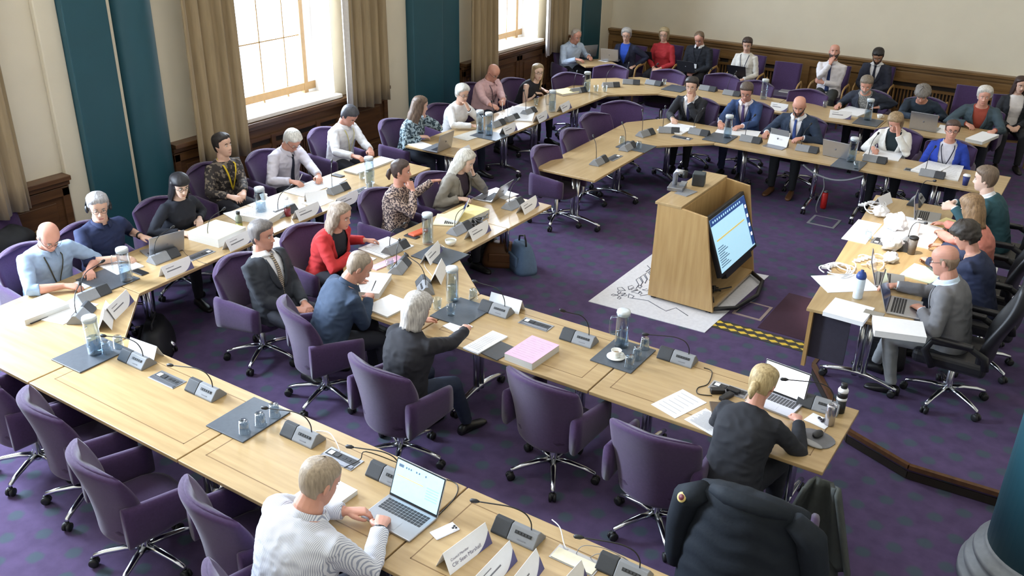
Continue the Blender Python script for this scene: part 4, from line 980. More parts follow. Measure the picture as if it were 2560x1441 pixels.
# ================================================================ table things
T_ = .7305
PROT = {}
def put(key, make, loc, rz, lab, cat, group=None):
    if key not in PROT:
        t = make(); PROT[key] = t; t.location = loc; t.rotation_euler = (0,0,rz); tag(t, lab, cat, group); return t
    return dup(PROT[key], loc, rz, lab, group)
def mk(name): return thing(name, 'x', 'x')
def mk_unit(tip):
    def f():
        t = mk('conference_microphone'); W2, D2, H = .14, .068, .075
        def wedge(x0, x1, e, mi=0):
            o = MB(); s = [(-D2-e, .0), (-D2-e, .012), (-.012, H+e), (.014, H+e), (D2+e, .012), (D2+e, 0)]
            o.add([(x, y, z) for x in (x0, x1) for y, z in s], [(0,1,2,3,4,5)[::-1], (6,7,8,9,10,11)]+[(i,(i+1)%6,6+(i+1)%6,6+i) for i in range(6)], mi); return o
        wedge(-.03, W2, 0).build('console', M_GREYP, t, bev=.004)
        wedge(-W2, -.031, .0005).build('speaker_grille', M_DGREY, t, bev=.005)
        n = Vector((0,-.75,.66)); y0, z0 = -.043, .043
        sl = Matrix.Rotation(radians(48), 3, 'X')
        MB().box((.055, y0+.009, z0+.009), (.105,.018,.004), 0, 0, sl).build('button_strip', M_BLACK, t)
        for i in range(5): MB().box((.016+.0195*i, y0+.0075, z0+.0115), (.013,.010,.003), 0, 0, sl).build('button', M_DGREY, t)
        MB().box((.055, y0-.014, z0-.017), (.05,.006,.002), 0, 0, sl).build('logo_mark', M_INK, t)
        b = Vector((.085, .0, H)); e = Vector(tip); g = [b, b+Vector((0,0,.05)), b+Vector((e.x*.1,e.y*.1,.09+e.z*.15)), b+Vector((e.x*.35,e.y*.35,.08+e.z*.45)), b+e*.7+Vector((0,0,.04)), b+e]
        pts = []
        for i in range(len(g)-1):
            for k in range(4): pts.append(g[i].lerp(g[i+1], k/4))
        for _ in range(3): pts = [pts[0]]+[(pts[i-1]+pts[i]*2+pts[i+1])/4 for i in range(1, len(pts)-1)]+[pts[-1]]
        MB().tube(pts, .0038, 6).build('gooseneck', M_BLACK, t)
        d = (pts[-1]-pts[-3]).normalized(); p = pts[-1]
        MB().tube([p-d*.01, p, p+d*.008, p+d*.035, p+d*.045], [.005,.009,.0125,.0125,.006], 10).build('microphone_head', M_BLACK, t)
        return t
    return f
TIPS = {'l':(-.33,-.08,.10), 's':(-.26,-.05,.17), 'u':(-.16,-.14,.22), 'f':(-.02,-.22,.22)}
GU = 'grey conference microphone units'
def unit(u, v, rz, lab, tip='u', z=T_): p = P(u, v, z); put('unit'+tip, mk_unit(TIPS[tip]), p, rz, 'grey conference microphone unit '+lab, 'microphone', GU)
def mk_tray():
    t = mk('slate_mat'); MB().box((0,0,.005), (.34,.42,.010)).build('mat', M_SLATE, t, bev=.003); return t
def tray(u, v, rz, lab, z=T_): put('tray', mk_tray, P(u,v,z), rz, lab, 'tray', 'dark slate drinks mats')
def mk_jug():
    t = mk('water_jug')
    o = MB(); o.lathe((0,0,0), [(.0,.0),(.05,0),(.054,.01),(.052,.27),(.054,.29),(.050,.29),(.048,.27),(.049,.016),(.0,.014)], 24, caps=False); o.build('glass_body', M_GLASS, t)
    MB().lathe((0,0,.0165), [(.047,0),(.047,.12)], 20).build('water', M_WATER, t)
    MB().lathe((0,0,.285), [(.046,-.02),(.05,-.016),(.053,.006),(.05,.02),(.03,.024)], 20).build('lid', mat('jug_lid', (205,210,214), .3), t)
    MB().tube([(.05,0,.25),(.085,0,.25),(.095,0,.22),(.095,0,.13),(.085,0,.1),(.05,0,.1)], .007, 8).build('handle', M_GLASS, t)
    return t
def jug(u, v, lab, rz=0, z=T_+.01): put('jug', mk_jug, P(u,v,z), rz, 'tall lidded glass water jug '+lab, 'jug', 'glass water jugs')
def mk_tumbler(up):
    def f():
        t = mk('tumbler'); o = MB()
        pr = [(0,0),(.028,0),(.031,.004),(.039,.092),(.036,.092),(.029,.012),(0,.010)] if not up else [(0,.092),(.028,.092),(.031,.088),(.039,0),(.036,0),(.029,.080),(0,.082)]
        o.lathe((0,0,0), pr, 20, caps=False); o.build('glass', M_GLASS, t); return t
    return f
def tumbler(u, v, lab, up=True, z=T_+.01, group='clear glass tumblers'): put('tum%d' % up, mk_tumbler(up), P(u,v,z), 0, lab, 'glass', group)
M_SWOOSH = mat('card_swoosh', (92,88,128), .7)
def card(u0, v0, u1, v1, lab, lines=True, w=None, h=.105, z=T_, text=None, hide=False):
    """a folded tent card; its ridge runs between two points, the printed side faces the lens side"""
    a, b = P(u0,v0,z+h), P(u1,v1,z+h); c = (a+b)/2; d = b-a; L_ = w or max(.22, min(.34, d.length)); rz = atan2(d.y, d.x)
    t = thing('name_card', lab, 'name card', (c.x, c.y, z), rz, 'white folded name cards'); e = .052
    for s in (-1, 1):
        o = MB(); g = [[(-L_/2, s*e, 0), (L_/2, s*e, 0)], [(-L_/2, 0, h), (L_/2, 0, h)]]
        if s > 0: g = [r_[::-1] for r_ in g]
        o.sheet(g, 0, .0015, False); o.build('panel', M_WHITE, t)
    if not hide:
        tl = Matrix.Rotation(atan2(h, e), 4, 'X'); M_ = Matrix.Translation((0,-e,0)) @ tl; hh = hypot(h, e)
        o = MB(); o.add([M_ @ Vector(q) for q in [(L_*.5,.0,.0008)]+[(L_*(.5-.42*(1-i/9)), hh*(.0+.62*(i/9)**2.2), .0008) for i in range(10)]], [tuple(range(11))]); o.build('swoosh', M_SWOOSH, t)
        if text:
            for s_, y_, sz in text:
                cu = bpy.data.curves.new('lettering', 'FONT'); cu.body = s_; cu.size = sz; ob = bpy.data.objects.new('tmp', cu); COL.objects.link(ob)
                me = bpy.data.meshes.new_from_object(ob.evaluated_get(bpy.context.evaluated_depsgraph_get())); bpy.data.objects.remove(ob)
                me.transform(M_ @ Matrix.Translation((-L_*.40, y_, .0012))); link('lettering', me, [mat('print_violet', (92,84,112), .8)], t)
        elif lines:
            o = MB()
            for y_, x0, x1, th_ in ((.72,-.38,-.1,.005),(.48,-.38,.12,.009)):
                o.add([M_ @ Vector((L_*x0, hh*y_-th_/2, .001)), M_ @ Vector((L_*x1, hh*y_-th_/2, .001)), M_ @ Vector((L_*x1, hh*y_+th_/2, .001)), M_ @ Vector((L_*x0, hh*y_+th_/2, .001))], [(0,1,2,3)])
            o.build('print', M_INK, t)
    return t
def sheetof(name, u, v, rz, lab, w=.21, d=.297, th=.004, m=None, cat='papers', z=T_, edge=None, lines=0, curl=0):
    p = P(u, v, z); t = thing(name, lab, cat, p, rz)
    if curl:
        g = [[(x*w/2, y*d/2, th+curl*abs(x)**1.5*(1 if x > 0 else .6)) for x in (-1,-.6,-.2,.2,.6,1)] for y in (-1,0,1)]
        MB().sheet(g, 0, th).build('pages', m or M_PAPER, t)
    elif th > .012:
        MB().box((0,0,th/2), (w, d, th)).build('pages', edge or M_PAGES, t); MB().box((0,0,th+.0008), (w, d, .0016)).build('top_sheet', m or M_PAPER, t)
    else: MB().box((0,0,th/2), (w, d, th)).build('pages', m or M_PAPER, t)
    if lines:
        o = MB(); rn = random.Random(int(u+v))
        for i in range(lines): o.box((-.06*w+.0*i-rn.random()*w*.08, d*(.4-.8*(i+.5)/lines), th+.0022), (w*(.5+.25*rn.random()), d*.012, .0004))
        o.build('print', M_INK, t)
    return t
def sheetpx(name, p4, lab, th=.004, m=None, cat='papers', z=T_, lines=0, edge=None, curl=0):
    """papers whose corner points 0-1 (one edge) and 3 are read off the photo"""
    q = [P(a,b,z+th) for a,b in p4]; c = sum(q, Vector())/4; d = (q[1]-q[0]+q[2]-q[3])/2; e = (q[3]-q[0]+q[2]-q[1])/2
    t = thing(name, lab, cat, (c.x,c.y,z), atan2(d.y,d.x)); w, h = d.length, e.length
    if th > .012:
        MB().box((0,0,th/2), (w*.99,h*.99,th)).build('pages', edge or M_PAGES, t); MB().box((0,0,th+.0008), (w,h,.0016)).build('top_sheet', m or M_PAPER, t, bev=.0004)
    else: MB().box((0,0,th/2), (w,h,th)).build('pages', m or M_PAPER, t)
    if lines:
        o = MB(); rn = random.Random(lines+len(lab))
        lines *= 2
        for i in range(lines): o.box((-w*.06*rn.random(), h*(.42-.84*(i+.5)/lines), th+.0019), (w*(.6+.22*rn.random()), h*.008, .0004))
        o.build('print', M_PRINT, t)
    return t
def screen_mat(name, kind):
    m = mat(name, (200,226,240), .3); N, L, b = nodes(m); tc = N['Texture Coordinate'] if 'Texture Coordinate' in N else N.new('ShaderNodeTexCoord'); return m
M_SCR = glow('screen_pale_blue', (176,222,246), .75); M_SCRW = glow('screen_white', (246,246,255), 1.3); M_SCRD = glow('screen_dark_blue', (58,92,150), .35); M_SCRB = glow('screen_bar_blue', (40,78,150), .4); M_HIL = glow('screen_highlight', (222,196,110), .6); M_TXT = glow('screen_text', (96,120,150), .25); M_OFF = mat('screen_off', (70,92,150), .15, coat=.5)
def laptop(u, v, rz, lab, tilt=18, scr=None, w=.33, d=.225, m=None, z=T_, content=False, black=False):
    p = P(u, v, z); t = thing('laptop', lab, 'laptop', p, rz); m = m or M_SILV
    MB().box((0,0,.009), (w,d,.015)).build('base', m, t, bev=.004)
    o = MB(); nx, ny = 13, 5
    for i in range(nx):
        for j in range(ny): o.box((-w*.43+w*.86*(i+.5)/nx, -d*.02+d*.42*(j+.5)/ny, .0172), (w*.86/nx*.82, d*.42/ny*.78, .0014))
    tag(o.build('keyboard', M_KEYS, t)); MB().box((0,-d*.28,.0168), (w*.3,d*.3,.0006)).build('touchpad', m if not black else M_KEYS, t)
    R_ = Matrix.Translation((0,d/2,.012)) @ Matrix.Rotation(radians(-tilt), 4, 'X'); H_ = d*.98
    MB().box((0,.003,H_/2), (w,.007,H_)).build('lid', m, t, bev=.003, xf=R_)
    MB().box((0,-.0012,H_/2), (w*.985,.0012,H_*.97)).build('bezel', M_BLACK, t, xf=R_)
    s = MB().box((0,-.0022,H_/2+.003), (w*.95,.001,H_*.88)).build('screen', scr or M_OFF, t, xf=R_)
    if content:
        def bar(x0, x1, y0, y1, mm, nm): MB().box((w*.95*((x0+x1)/2-.5), -.0032, H_*.06+H_*.88*(1-(y0+y1)/2)+.003), (w*.95*(x1-x0), .0006, H_*.88*(y1-y0)), 0).build(nm, mm, s, xf=R_)
        bar(.05,.15,.10,.18,M_TXT,'toolbar_icon')
        for x in (.2,.25,.3,.42,.48,.62): bar(x,x+.025,.12,.17,M_TXT,'toolbar_icon')
        bar(.05,.62,.42,.44,M_HIL,'highlighted_line')
        for i in range(5): bar(.70,.95,.40+.075*i,.43+.075*i,glow('screen_panel', (160,200,232), .6),'side_panel_line')
    MB().lathe((0,.008,H_*.5), [(.012,0),(.012,.0012)], 16, 0, (0,1,0)).build('lid_emblem', M_INK, t, xf=R_)
    return t
def power(u, v, rz, lab, lid=None, z=T_):
    t = thing('power_module', lab, 'power outlet', P(u,v,z), rz, 'power modules set in the tables')
    MB().box((0,0,.002), (.27,.12,.004)).build('frame', M_SILV, t, bev=.001)
    if lid: MB().box((0,-.012,.007), (.25,.085,.006)).build('cover', lid, t, bev=.002)
    else:
        MB().box((0,.012,.0045), (.245,.055,.002)).build('well', M_DGREY, t)
        for i in range(2): MB().box((-.09+.05*i,.012,.007), (.036,.036,.004)).build('socket', M_WHITE if i == 0 else M_KEYS, t)
        for i in range(3): MB().box((.02+.035*i,.012,.006), (.022,.022,.002)).build('port', M_BLACK, t)
        MB().box((0,-.038,.006), (.25,.03,.004)).build('cover', M_STEEL, t)
    return t
def cable(pts, lab, m=None, r=.0032, cat='cable', z=T_, name='cable'):
    w = [P(a,b,z+(h if h else r)) for a,b,h in pts]; q = []
    for i in range(len(w)-1):
        for k in range(5):
            s = k/5; p0, p1, p2, p3 = w[max(i-1,0)], w[i], w[i+1], w[min(i+2,len(w)-1)]
            q.append(.5*((2*p1)+(p2-p0)*s+(2*p0-5*p1+4*p2-p3)*s*s+(3*p1-p0-3*p2+p3)*s**3))
    q.append(w[-1]); c = q[0].copy(); o = MB().tube([x-c for x in q], r, 6).build(name, m or M_BLACK); o.location = c; return tag(o, lab, cat)
def cup(u, v, lab, z=T_, saucer=False, col=None):
    t = thing('teacup', lab, 'cup', P(u,v,z)); zz = .008 if saucer else 0
    if saucer: MB().lathe((0,0,0), [(.0,.002),(.03,0),(.07,.012),(.071,.015),(.03,.006),(0,.006)], 28, caps=False).build('saucer', M_CHINA, t)
    MB().lathe((0,0,zz), [(0,0),(.022,0),(.026,.006),(.040,.058),(.037,.058),(.024,.010),(0,.008)], 24, caps=False).build('bowl', M_CHINA, t)
    MB().tube([(.036,0,zz+.05),(.058,0,zz+.048),(.06,0,zz+.028),(.03,0,zz+.018)], .0045, 8).build('handle', M_CHINA, t)
    MB().lathe((0,0,zz+.03), [(.029,0),(.029,.002)], 16).build('tea', col or mat('tea', (176,140,96), .2), t)
def phone(u, v, rz, lab, m, z=T_, cams=False):
    t = thing('mobile_phone', lab, 'phone', P(u,v,z), rz); MB().box((0,0,.005), (.075,.152,.009)).build('case', m, t, bev=.004, seg=3)
    if cams:
        MB().box((.012,.052,.0105), (.038,.034,.003)).build('camera_bump', m, t, bev=.001)
        for x, y in ((.003,.06),(.021,.06),(.012,.045)): MB().lathe((x,y,.011), [(.0075,0),(.0075,.003)], 12).build('camera_lens', M_BLACK, t)
# ================================================================ microphones
U0, U90 = 0.0, R
for a in (
    (205,792,-.95,'nearest the papers on the sunlit corner table','l'),
    (232,742,R,'in front of the bald man in light blue','s'),
    (343,905,0,'beside the jug at the left of the front row','l'),
    (514,982,0,'on the front row between the power module and the three glasses','l'),
    (757,1094,0,'on the front row right of the three upturned glasses','l'),
    (975,1196,0,'half hidden behind the open silver laptop in front','l'),
    (1295,1338,0,'behind the big white name cards at the bottom','l'),
    (1560,1432,0,'cut by the bottom edge beside the cream power cover','l'),
    (1240,780,0,'on the second row left of the power module','s'),
    (1447,852,0,'behind the thick pink document','u'),
    (1693,900,0,'right of the tray with the cup and saucer','l'),
    (2046,1018,0,'beside the drink can of the blonde woman','l'),
    (1062,722,-.78,'behind the head of the grey haired woman in black','u'),
    (1000,672,-1.2,'before the balding man in navy','l'),
    (990,626,R,'in front of the woman in red','l'),
    (1150,578,R,'below the cream tablet cover','l'),
    (1284,516,R,'below the open laptop at the end of the inner wing','s'),
    (410,648,R,'between the silver laptop and the name card of the window row','s'),
    (540,598,R,'below the stack of yellow folders','s'),
    (712,535,R,'beside the thick white document with the jug','s'),
    (845,478,R,'in front of the white haired man with the tie','u'),
    (1242,314,R,'beside the jugs of the far outer wing','u'),
    (1278,300,R,'in front of the bald man in pink','u'),
    (1322,283,R,'between two name cards of the far outer wing','u'),
    (1445,231,R-.4,'by the yellow papers of the smiling blonde woman','u'),
    (1527,217,ang(.7,-.7),'at the far outer corner, first of three','u'),
    (1578,210,ang(.45,-1),'at the far outer corner, middle of three','f'),
    (1635,212,D,'at the far outer corner, third of three','f'),
    (1770,226,D,'just behind the dark haired man with hand on chin','f'),
    (1830,238,D,'behind the man in the blue suit','f'),
    (1498,408,R,'at the near end of the far inner wing','u'),
    (1570,372,R,'beside the glasses on the far inner wing','u'),
    (1614,338,R-.2,'third along the far inner wing','u'),
    (1672,331,ang(.5,-1),'at the far inner corner beside white papers','f'),
    (1748,336,D,'before the dark haired man with hand on chin','f'),
    (1877,354,D,'before the man in the blue suit','f'),
    (2018,378,D,'right of the white tablet','f'),
    (2187,404,D,'before the blonde woman in white','f'),
    (2330,441,D,'before the woman in the blue cardigan','f')):
    unit(*a)
unit(2262,618,A_LT,'amid the clutter of the clerks table','u',OZ)
unit(2290,508,A_LT,'at the far end of the clerks table','u',OZ)
# ================================================================ drinks
tray(228,888,.02,'dark slate mat under the jug on the front row'); tray(622,1050,.02,'dark slate mat under three upturned glasses')
tray(1155,782,0,'dark slate mat under the jug of the second row'); tray(1558,890,0,'dark slate mat under the cup and saucer')
tray(1100,640,R,'dark slate mat under the white bowl'); tray(1800,346,D,'dark slate mat under the far jug before the man in blue'); tray(2122,412,D,'dark slate mat under the far jug near the white jacket')
tray(1690,222,D,'empty dark slate mat on the far outer table'); tray(270,700,R,'dark slate mat under the jug by the man in headphones'); tray(2170,306,D,'dark slate mat on the far outer table by the grey bearded man'); tray(1225,340,R,'dark slate mat under the jugs of the far outer wing'); tray(1590,368,R,'dark slate mat on the far inner wing')
for a in ((240,884,'on the front row mat, far left'),(318,702,'before the man in headphones'),(1131,752,'on the second row, before the grey haired woman'),(1553,866,'behind the cup and saucer'),
    (1070,608,'beside the orange case on the inner wing'),(925,458,'on the window row before the man in white'),(1222,338,'on the far outer wing, front one of two'),(1200,332,'on the far outer wing, rear one of two'),(1380,278,'before the smiling blonde woman'),(1467,228,'at the far outer corner'),
    (1818,344,'before the man in the blue suit'),(2127,404,'before the blonde woman in white'),(1908,247,'on the far outer table behind the man in blue'),(2168,300,'before the grey bearded man'),(655,540,'beside the thick white document on the window row')): jug(*a, rz=random.Random(a[0]).random()*6)
for a in ((612,1082,'upturned glass nearest the front edge on the second mat'),(652,1063,'upturned glass in the middle of three on the second mat'),(687,1040,'upturned glass nearest the back edge on the second mat'),
    (1573,918,'upturned glass beside the saucer, nearest the front edge'),(1592,897,'upturned glass in the middle of three by the saucer'),(1611,872,'upturned glass at the back of three by the saucer'),(268,882,'upturned glass right of the far left jug'),(297,868,'second upturned glass right of the far left jug'),(1183,748,'upturned glass at the right of the second row jug'),
    (1597,372,'upturned glass on the far inner wing'),(1555,358,'second upturned glass on the far inner wing')): tumbler(*a)
for a in ((1128,788,'water glass in front of the second row jug'),(1093,772,'water glass left of the second row jug'),(905,447,'water glass left of the window row jug'),(925,478,'water glass in front of the window row jug'),(1340,262,'water glass before the smiling blonde woman'),(975,672,'water glass beside the pink booklet'),(1490,228,'water glass at the far outer corner'),(1512,229,'second water glass at the far outer corner'),(2062,268,'water glass before the grey bearded man'),(2140,422,'water glass before the white jacket'),(1660,212,'water glass on the far outer table')): tumbler(*a, up=False)
cup(1540,895,'white cup of tea on a saucer beside the tall jug', z=T_+.01, saucer=True)
t = thing('bowl', 'white china bowl on the slate mat of the inner wing', 'bowl', P(1127,612,T_+.01)); MB().lathe((0,0,0), [(0,0),(.03,0),(.05,.02),(.056,.05),(.052,.05),(.045,.02),(0,.01)], 24, caps=False).build('bowl_body', M_CHINA, t); MB().lathe((0,0,.035), [(.05,0),(.05,.003)], 20).build('contents', mat('pale_tea',(206,200,176),.3), t)
for u, v, lab in ((2198,296,'white cup beside the far jug of the grey bearded man'),(660,500,'white jug lid cup on the thick white document')): cup(u, v, lab, z=T_+(.1 if u < 1000 else 0))
# ================================================================ name cards
card(1097,1392,1222,1300,'largest white name card in front, beside the white phone', text=[('Council Member',.060,.020),('Cllr Sean Marshall',.026,.030)], w=.33, h=.115)
card(1190,1440,1270,1356,'second big white name card, right of the largest', w=.33, h=.115); card(1275,1455,1330,1385,'third big white name card, cut by the bottom edge', w=.33, h=.115); card(1390,1470,1440,1415,'small visible tip of a name card beside the cream power cover', w=.3, h=.115)
card(402,668,472,640,'white name card before the man in headphones'); card(562,602,626,572,'white name card before the woman with long black hair'); card(736,528,796,503,'white name card before the white haired man in tie'); card(246,790,334,706,'white name card at the corner before the bald man in light blue')
card(840,498,893,474,'white name card before the dark haired man in white'); card(1054,644,1102,594,'white name card before the woman in red'); card(1168,578,1220,548,'white name card before the woman in leopard print'); card(1298,514,1342,486,'white name card at the end of the inner wing')
card(1250,322,1292,302,'white name card before the white haired woman in glasses'); card(1338,290,1368,274,'white name card before the bald man in pink'); card(1398,264,1424,250,'white name card before the smiling blonde woman'); card(1150,372,1172,362,'white name card beside the far silver laptop')
card(1222,728,1312,754,'white name card seen from behind, at the back edge of the second row', hide=True, w=.3); card(322,842,396,868,'pale name card behind the leftmost front row microphone', hide=True, w=.28)
card(1085,690,1106,640,'upright white name card by the corner microphone', hide=True); card(252,822,268,730,'narrow white name card standing behind the far left jug', hide=True)
card(2074,274,2132,280,'white name card before the grey bearded man', w=.3); card(1925,254,1975,262,'white name card on the far outer table behind the bald man', w=.26)
card(762,482,815,474,'plain white card before the white haired man', hide=True); card(2195,494,2225,480,'white card at the far left corner of the clerks table', hide=True, z=OZ)
# ================================================================ papers and folders
M_PINK = mat('paper_pink', (226,176,200), .75); M_YEL = mat('folder_cream', (244,226,160), .7); M_YELP = mat('paper_cream', (246,240,196), .7)
sheetpx('document_stack', [(1263,885),(1335,912),(1394,862),(1328,838)], 'thick document with a pink cover on the second row', .055, M_PINK, 'document', lines=5)
sheetpx('document', [(1178,876),(1215,888),(1250,838),(1212,820)], 'open white booklet by the reaching hand of the woman in black', .012, lines=7)
MB_ = sheetpx('folder', [(1195,880),(1255,905),(1282,868),(1245,850)], 'dark grey folder under the white booklet', .006, mat('folder_grey',(70,70,72),.6), 'folder')
sheetpx('paper', [(1110,815),(1145,835),(1182,815),(1140,798)], 'white pad right of the grey haired woman', .008)
sheetpx('paper', [(1628,1012),(1690,1048),(1765,1006),(1706,973)], 'single white sheet left of the brown phone', .002, lines=3); sheetpx('paper', [(1712,1050),(1800,1098),(1815,1052),(1762,1020)], 'printed sheet at the elbow of the blonde woman in black', .002, lines=14)
sheetpx('document', [(740,1245),(822,1290),(884,1222),(805,1182)], 'white document stack beside the man in the striped shirt', .03, lines=7)
sheetpx('document', [(34,782),(85,806),(150,756),(95,728)], 'thick white report on a black board on the sunlit corner table', .045, lines=7); sheetpx('folder', [(35,790),(86,812),(112,790),(60,770)], 'dark board under the thick white report', .006, mat('board_dark',(50,48,50),.6), 'folder')
sheetpx('paper', [(120,800),(190,812),(215,760),(150,745)], 'loose white sheets beside the thick report', .004); sheetpx('paper', [(180,712),(215,722),(258,700),(222,688)], 'sheet under the hands of the bald man in light blue', .004)
sheetpx('paper', [(245,664),(300,688),(352,664),(300,636)], 'white papers before the man in headphones', .012, lines=7)
sheetpx('document_stack', [(488,584),(560,600),(600,568),(520,545)], 'stack of white reports with a cream folder on top', .085, M_YELP, 'document')
sheetpx('document_stack', [(612,540),(690,552),(716,512),(650,500)], 'thick white document on the window row by the woman with black hair', .06, lines=7); sheetpx('paper', [(565,535),(600,560),(660,535),(620,515)], 'loose sheets before the young man with the yellow lanyard', .004)
sheetpx('paper', [(720,482),(770,492),(818,462),(770,448)], 'papers under the pen of the white haired man', .008, lines=7); sheetpx('paper', [(790,465),(835,470),(860,448),(820,440)], 'second sheet of the white haired man', .006)
sheetpx('paper', [(760,510),(800,520),(830,500),(790,490)], 'white sheet behind the card of the white haired man', .003)
sheetpx('document', [(872,430),(905,436),(975,398),(940,388)], 'open white ring document before the man in white', .02); sheetpx('paper', [(640,620),(680,632),(720,605),(680,590)], 'blank white sheet on the window row, right of the charcoal suited man', .003)
sheetpx('document', [(898,730),(955,735),(972,685),(905,680)], 'thick white document in front of the balding man in navy', .05, lines=7); sheetpx('paper', [(862,662),(905,672),(935,645),(880,632)], 'white papers beside the pink booklet', .006); sheetpx('document', [(948,672),(968,680),(985,640),(968,634)], 'small pink booklet on the corner table', .008, M_PINK)
sheetpx('binder', [(925,770),(985,800),(1020,752),(960,735)], 'open black ring binder beside the grey haired woman', .014); sheetpx('paper', [(905,625),(960,645),(1035,615),(960,588)], 'white notepad before the woman in red', .01, lines=7)
sheetpx('paper', [(1130,545),(1180,560),(1200,520),(1140,505)], 'cream folder stack under the tablet cover', .05, M_YEL); sheetpx('paper', [(1205,480),(1260,500),(1300,485),(1240,470)], 'papers beside the laptop at the inner wing end', .004)
sheetpx('paper', [(1018,358),(1060,376),(1080,362),(1035,350)], 'sheet beside the far silver laptop', .003); sheetpx('paper', [(1255,300),(1310,300),(1360,270),(1290,265)], 'white papers before the bald man in pink', .012, lines=7); sheetpx('document', [(1150,345),(1185,355),(1210,330),(1170,322)], 'magazine before the white haired woman in glasses', .006, mat('magazine',(190,186,176),.5))
sheetpx('folder', [(1395,228),(1425,240),(1430,225),(1400,218)], 'yellow folder before the smiling blonde woman', .03, M_YEL)
sheetpx('paper', [(1620,322),(1690,328),(1755,324),(1700,308)], 'white papers before the dark haired man with hand on chin', .015, lines=7); sheetpx('paper', [(1785,330),(1890,345),(1905,328),(1800,318)], 'white papers before the man in the blue suit', .006)
sheetpx('paper', [(2150,385),(2245,405),(2262,378),(2180,370)], 'white papers under the writing hand of the woman in white', .008); sheetpx('document', [(2278,424),(2340,440),(2372,412),(2320,402)], 'open white document before the woman in the blue cardigan', .02, lines=7); sheetpx('document', [(2340,442),(2380,448),(2425,418),(2375,410)], 'second open document beside the blue paper cup', .015, lines=7)
sheetpx('paper', [(2090,280),(2150,292),(2175,275),(2120,265)], 'papers before the grey bearded man', .02); sheetpx('document', [(2430,350),(2475,358),(2480,335),(2440,325)], 'stack of reports before the white haired man in teal', .04); sheetpx('paper', [(2340,330),(2390,338),(2400,318),(2350,312)], 'papers beside the curly haired man', .006)
sheetpx('paper', [(1500,152),(1520,156),(1530,149),(1510,146)], 'sheet of the grey haired woman on the small corner table', .003); sheetpx('notebook', [(1950,228),(1980,232),(1988,220),(1962,216)], 'closed notebook on the empty wood armed chair', .015, mat('notebook_grey',(140,138,140),.6), 'notebook', z=.483)
# ================================================================ laptops and gadgets
laptop(997,1298,-.03,'open silver laptop with a document on screen, before the man in the striped shirt', 22, M_SCR, content=True, w=.36, d=.24)
laptop(1935,1010,-.12,'open laptop with a bright white screen before the blonde woman in black', 12, M_SCRW, w=.33)
laptop(405,628,R-.25,'silver laptop in front of the man in headphones, its back to the room', 16); laptop(1092,372,R+.05,'silver laptop of the woman with very long hair', 12, w=.32)
laptop(1222,494,R+.1,'thin open laptop at the end of the inner wing', 30, w=.3); laptop(1115,552,R+.5,'cream tablet cover standing beside the folders', 30, m=mat('cream_cover',(222,216,190),.5), w=.3)
laptop(1463,140,ang(.75,-.6)+.1,'silver laptop of the man in pale blue', 14, z=.74); laptop(1528,150,D+.2,'grey laptop of the grey haired woman on the small corner table', 14, z=.74)
laptop(2312,322,D-.05,'silver laptop of the curly haired man', 14, w=.36, d=.26); laptop(2098,390,D-.15,'silver laptop left of the far jug by the white jacket', 16, w=.34)
laptop(2262,772,A_LT+.12,'silver laptop under the hands of the bald man in grey', 20, w=.35, d=.25, z=OZ); laptop(2225,705,A_LT+.2,'second silver laptop beside the bald man in grey', 18, w=.32, z=OZ); laptop(2320,545,A_LT+.1,'laptop standing at the far end of the clerks table', 10, w=.32, z=OZ)
for u, v, z_, rz_, lab, mm in ((1618,152,.66,D,'dark laptop on the knees of the blonde woman in red',M_KEYS),(1722,178,.64,D,'dark tablet on the knees of the man in the black jumper',M_KEYS),(1848,190,.64,D,'black laptop on the knees of the woman in the white cardigan',M_BLACK)): laptop(u, v, rz_, lab, 25, z=z_, m=mm, black=True)
# white tablet on its stand
t = thing('tablet', 'white tablet on a folding stand before the bald bearded man', 'tablet', P(1945,364,T_), D-.12); o = MB().box((0,.0,.095), (.27,.008,.19), 0, 0, Matrix.Rotation(radians(22),3,'X')); o.build('body', M_PAPER, t, bev=.003); MB().box((0,.075,.004), (.27,.19,.006)).build('keyboard', M_STEEL, t); MB().lathe((0,.036,.1), [(.012,0),(.012,.002)], 14, 0, (0,1,.4)).build('emblem', M_INK, t)
MB().box((0,-.02,.11), (.25,.004,.22), 0, 0, Matrix.Rotation(radians(-16),3,'X')).build('cover', M_GREYP, t)
phone(1112,1330,-.35,'white phone with three cameras beside the laptop in front', mat('phone_white',(226,226,232),.3), cams=True); phone(1790,1022,.5,'brown phone case beside the printed sheet', mat('phone_brown',(92,76,62),.5)); phone(350,682,R,'dark phone beside the window row jug', M_BLACK); phone(845,440,R,'dark phone before the man in white', M_BLACK); phone(2185,785,A_LT,'grey tablet on the front corner of the clerks table', mat('tablet_grey',(150,144,134),.3), z=OZ+.03); phone(1030,592,R,'dark phone on the inner wing', M_BLACK)
MB().box((0,0,.012), (.09,.21,.024)).build('glasses_case', mat('case_orange',(206,92,54),.6), None, bev=.01); o = bpy.data.objects['glasses_case']; o.location = P(1030,592,T_)+Vector((.0,.1,0)); o.rotation_euler = (0,0,-.1); tag(o, 'orange case beside the jug on the inner wing', 'case')
power(418,950,0,'power module between the two leftmost front row microphones'); power(853,1148,0,'power module with a white cable, behind the head of the man in stripes'); power(1340,812,0,'power module on the second row, in front of the white name card'); power(1822,975,0,'power module left of the blonde woman, cluttered with black plugs'); power(1440,1402,0,'power module with a cream cover at the bottom edge', mat('cream_cover2',(236,230,206),.5))
power(500,638,R,'power module before the woman with black hair'); power(1190,550,R,'power module in the inner wing, covered with plugs'); power(1535,395,R,'power module in the far inner wing'); power(1705,345,D,'power module in the far inner table beside white papers')
power(2290,428,D,'power module before the woman in the blue cardigan'); power(900,478,R,'power module on the window row before the man in white')
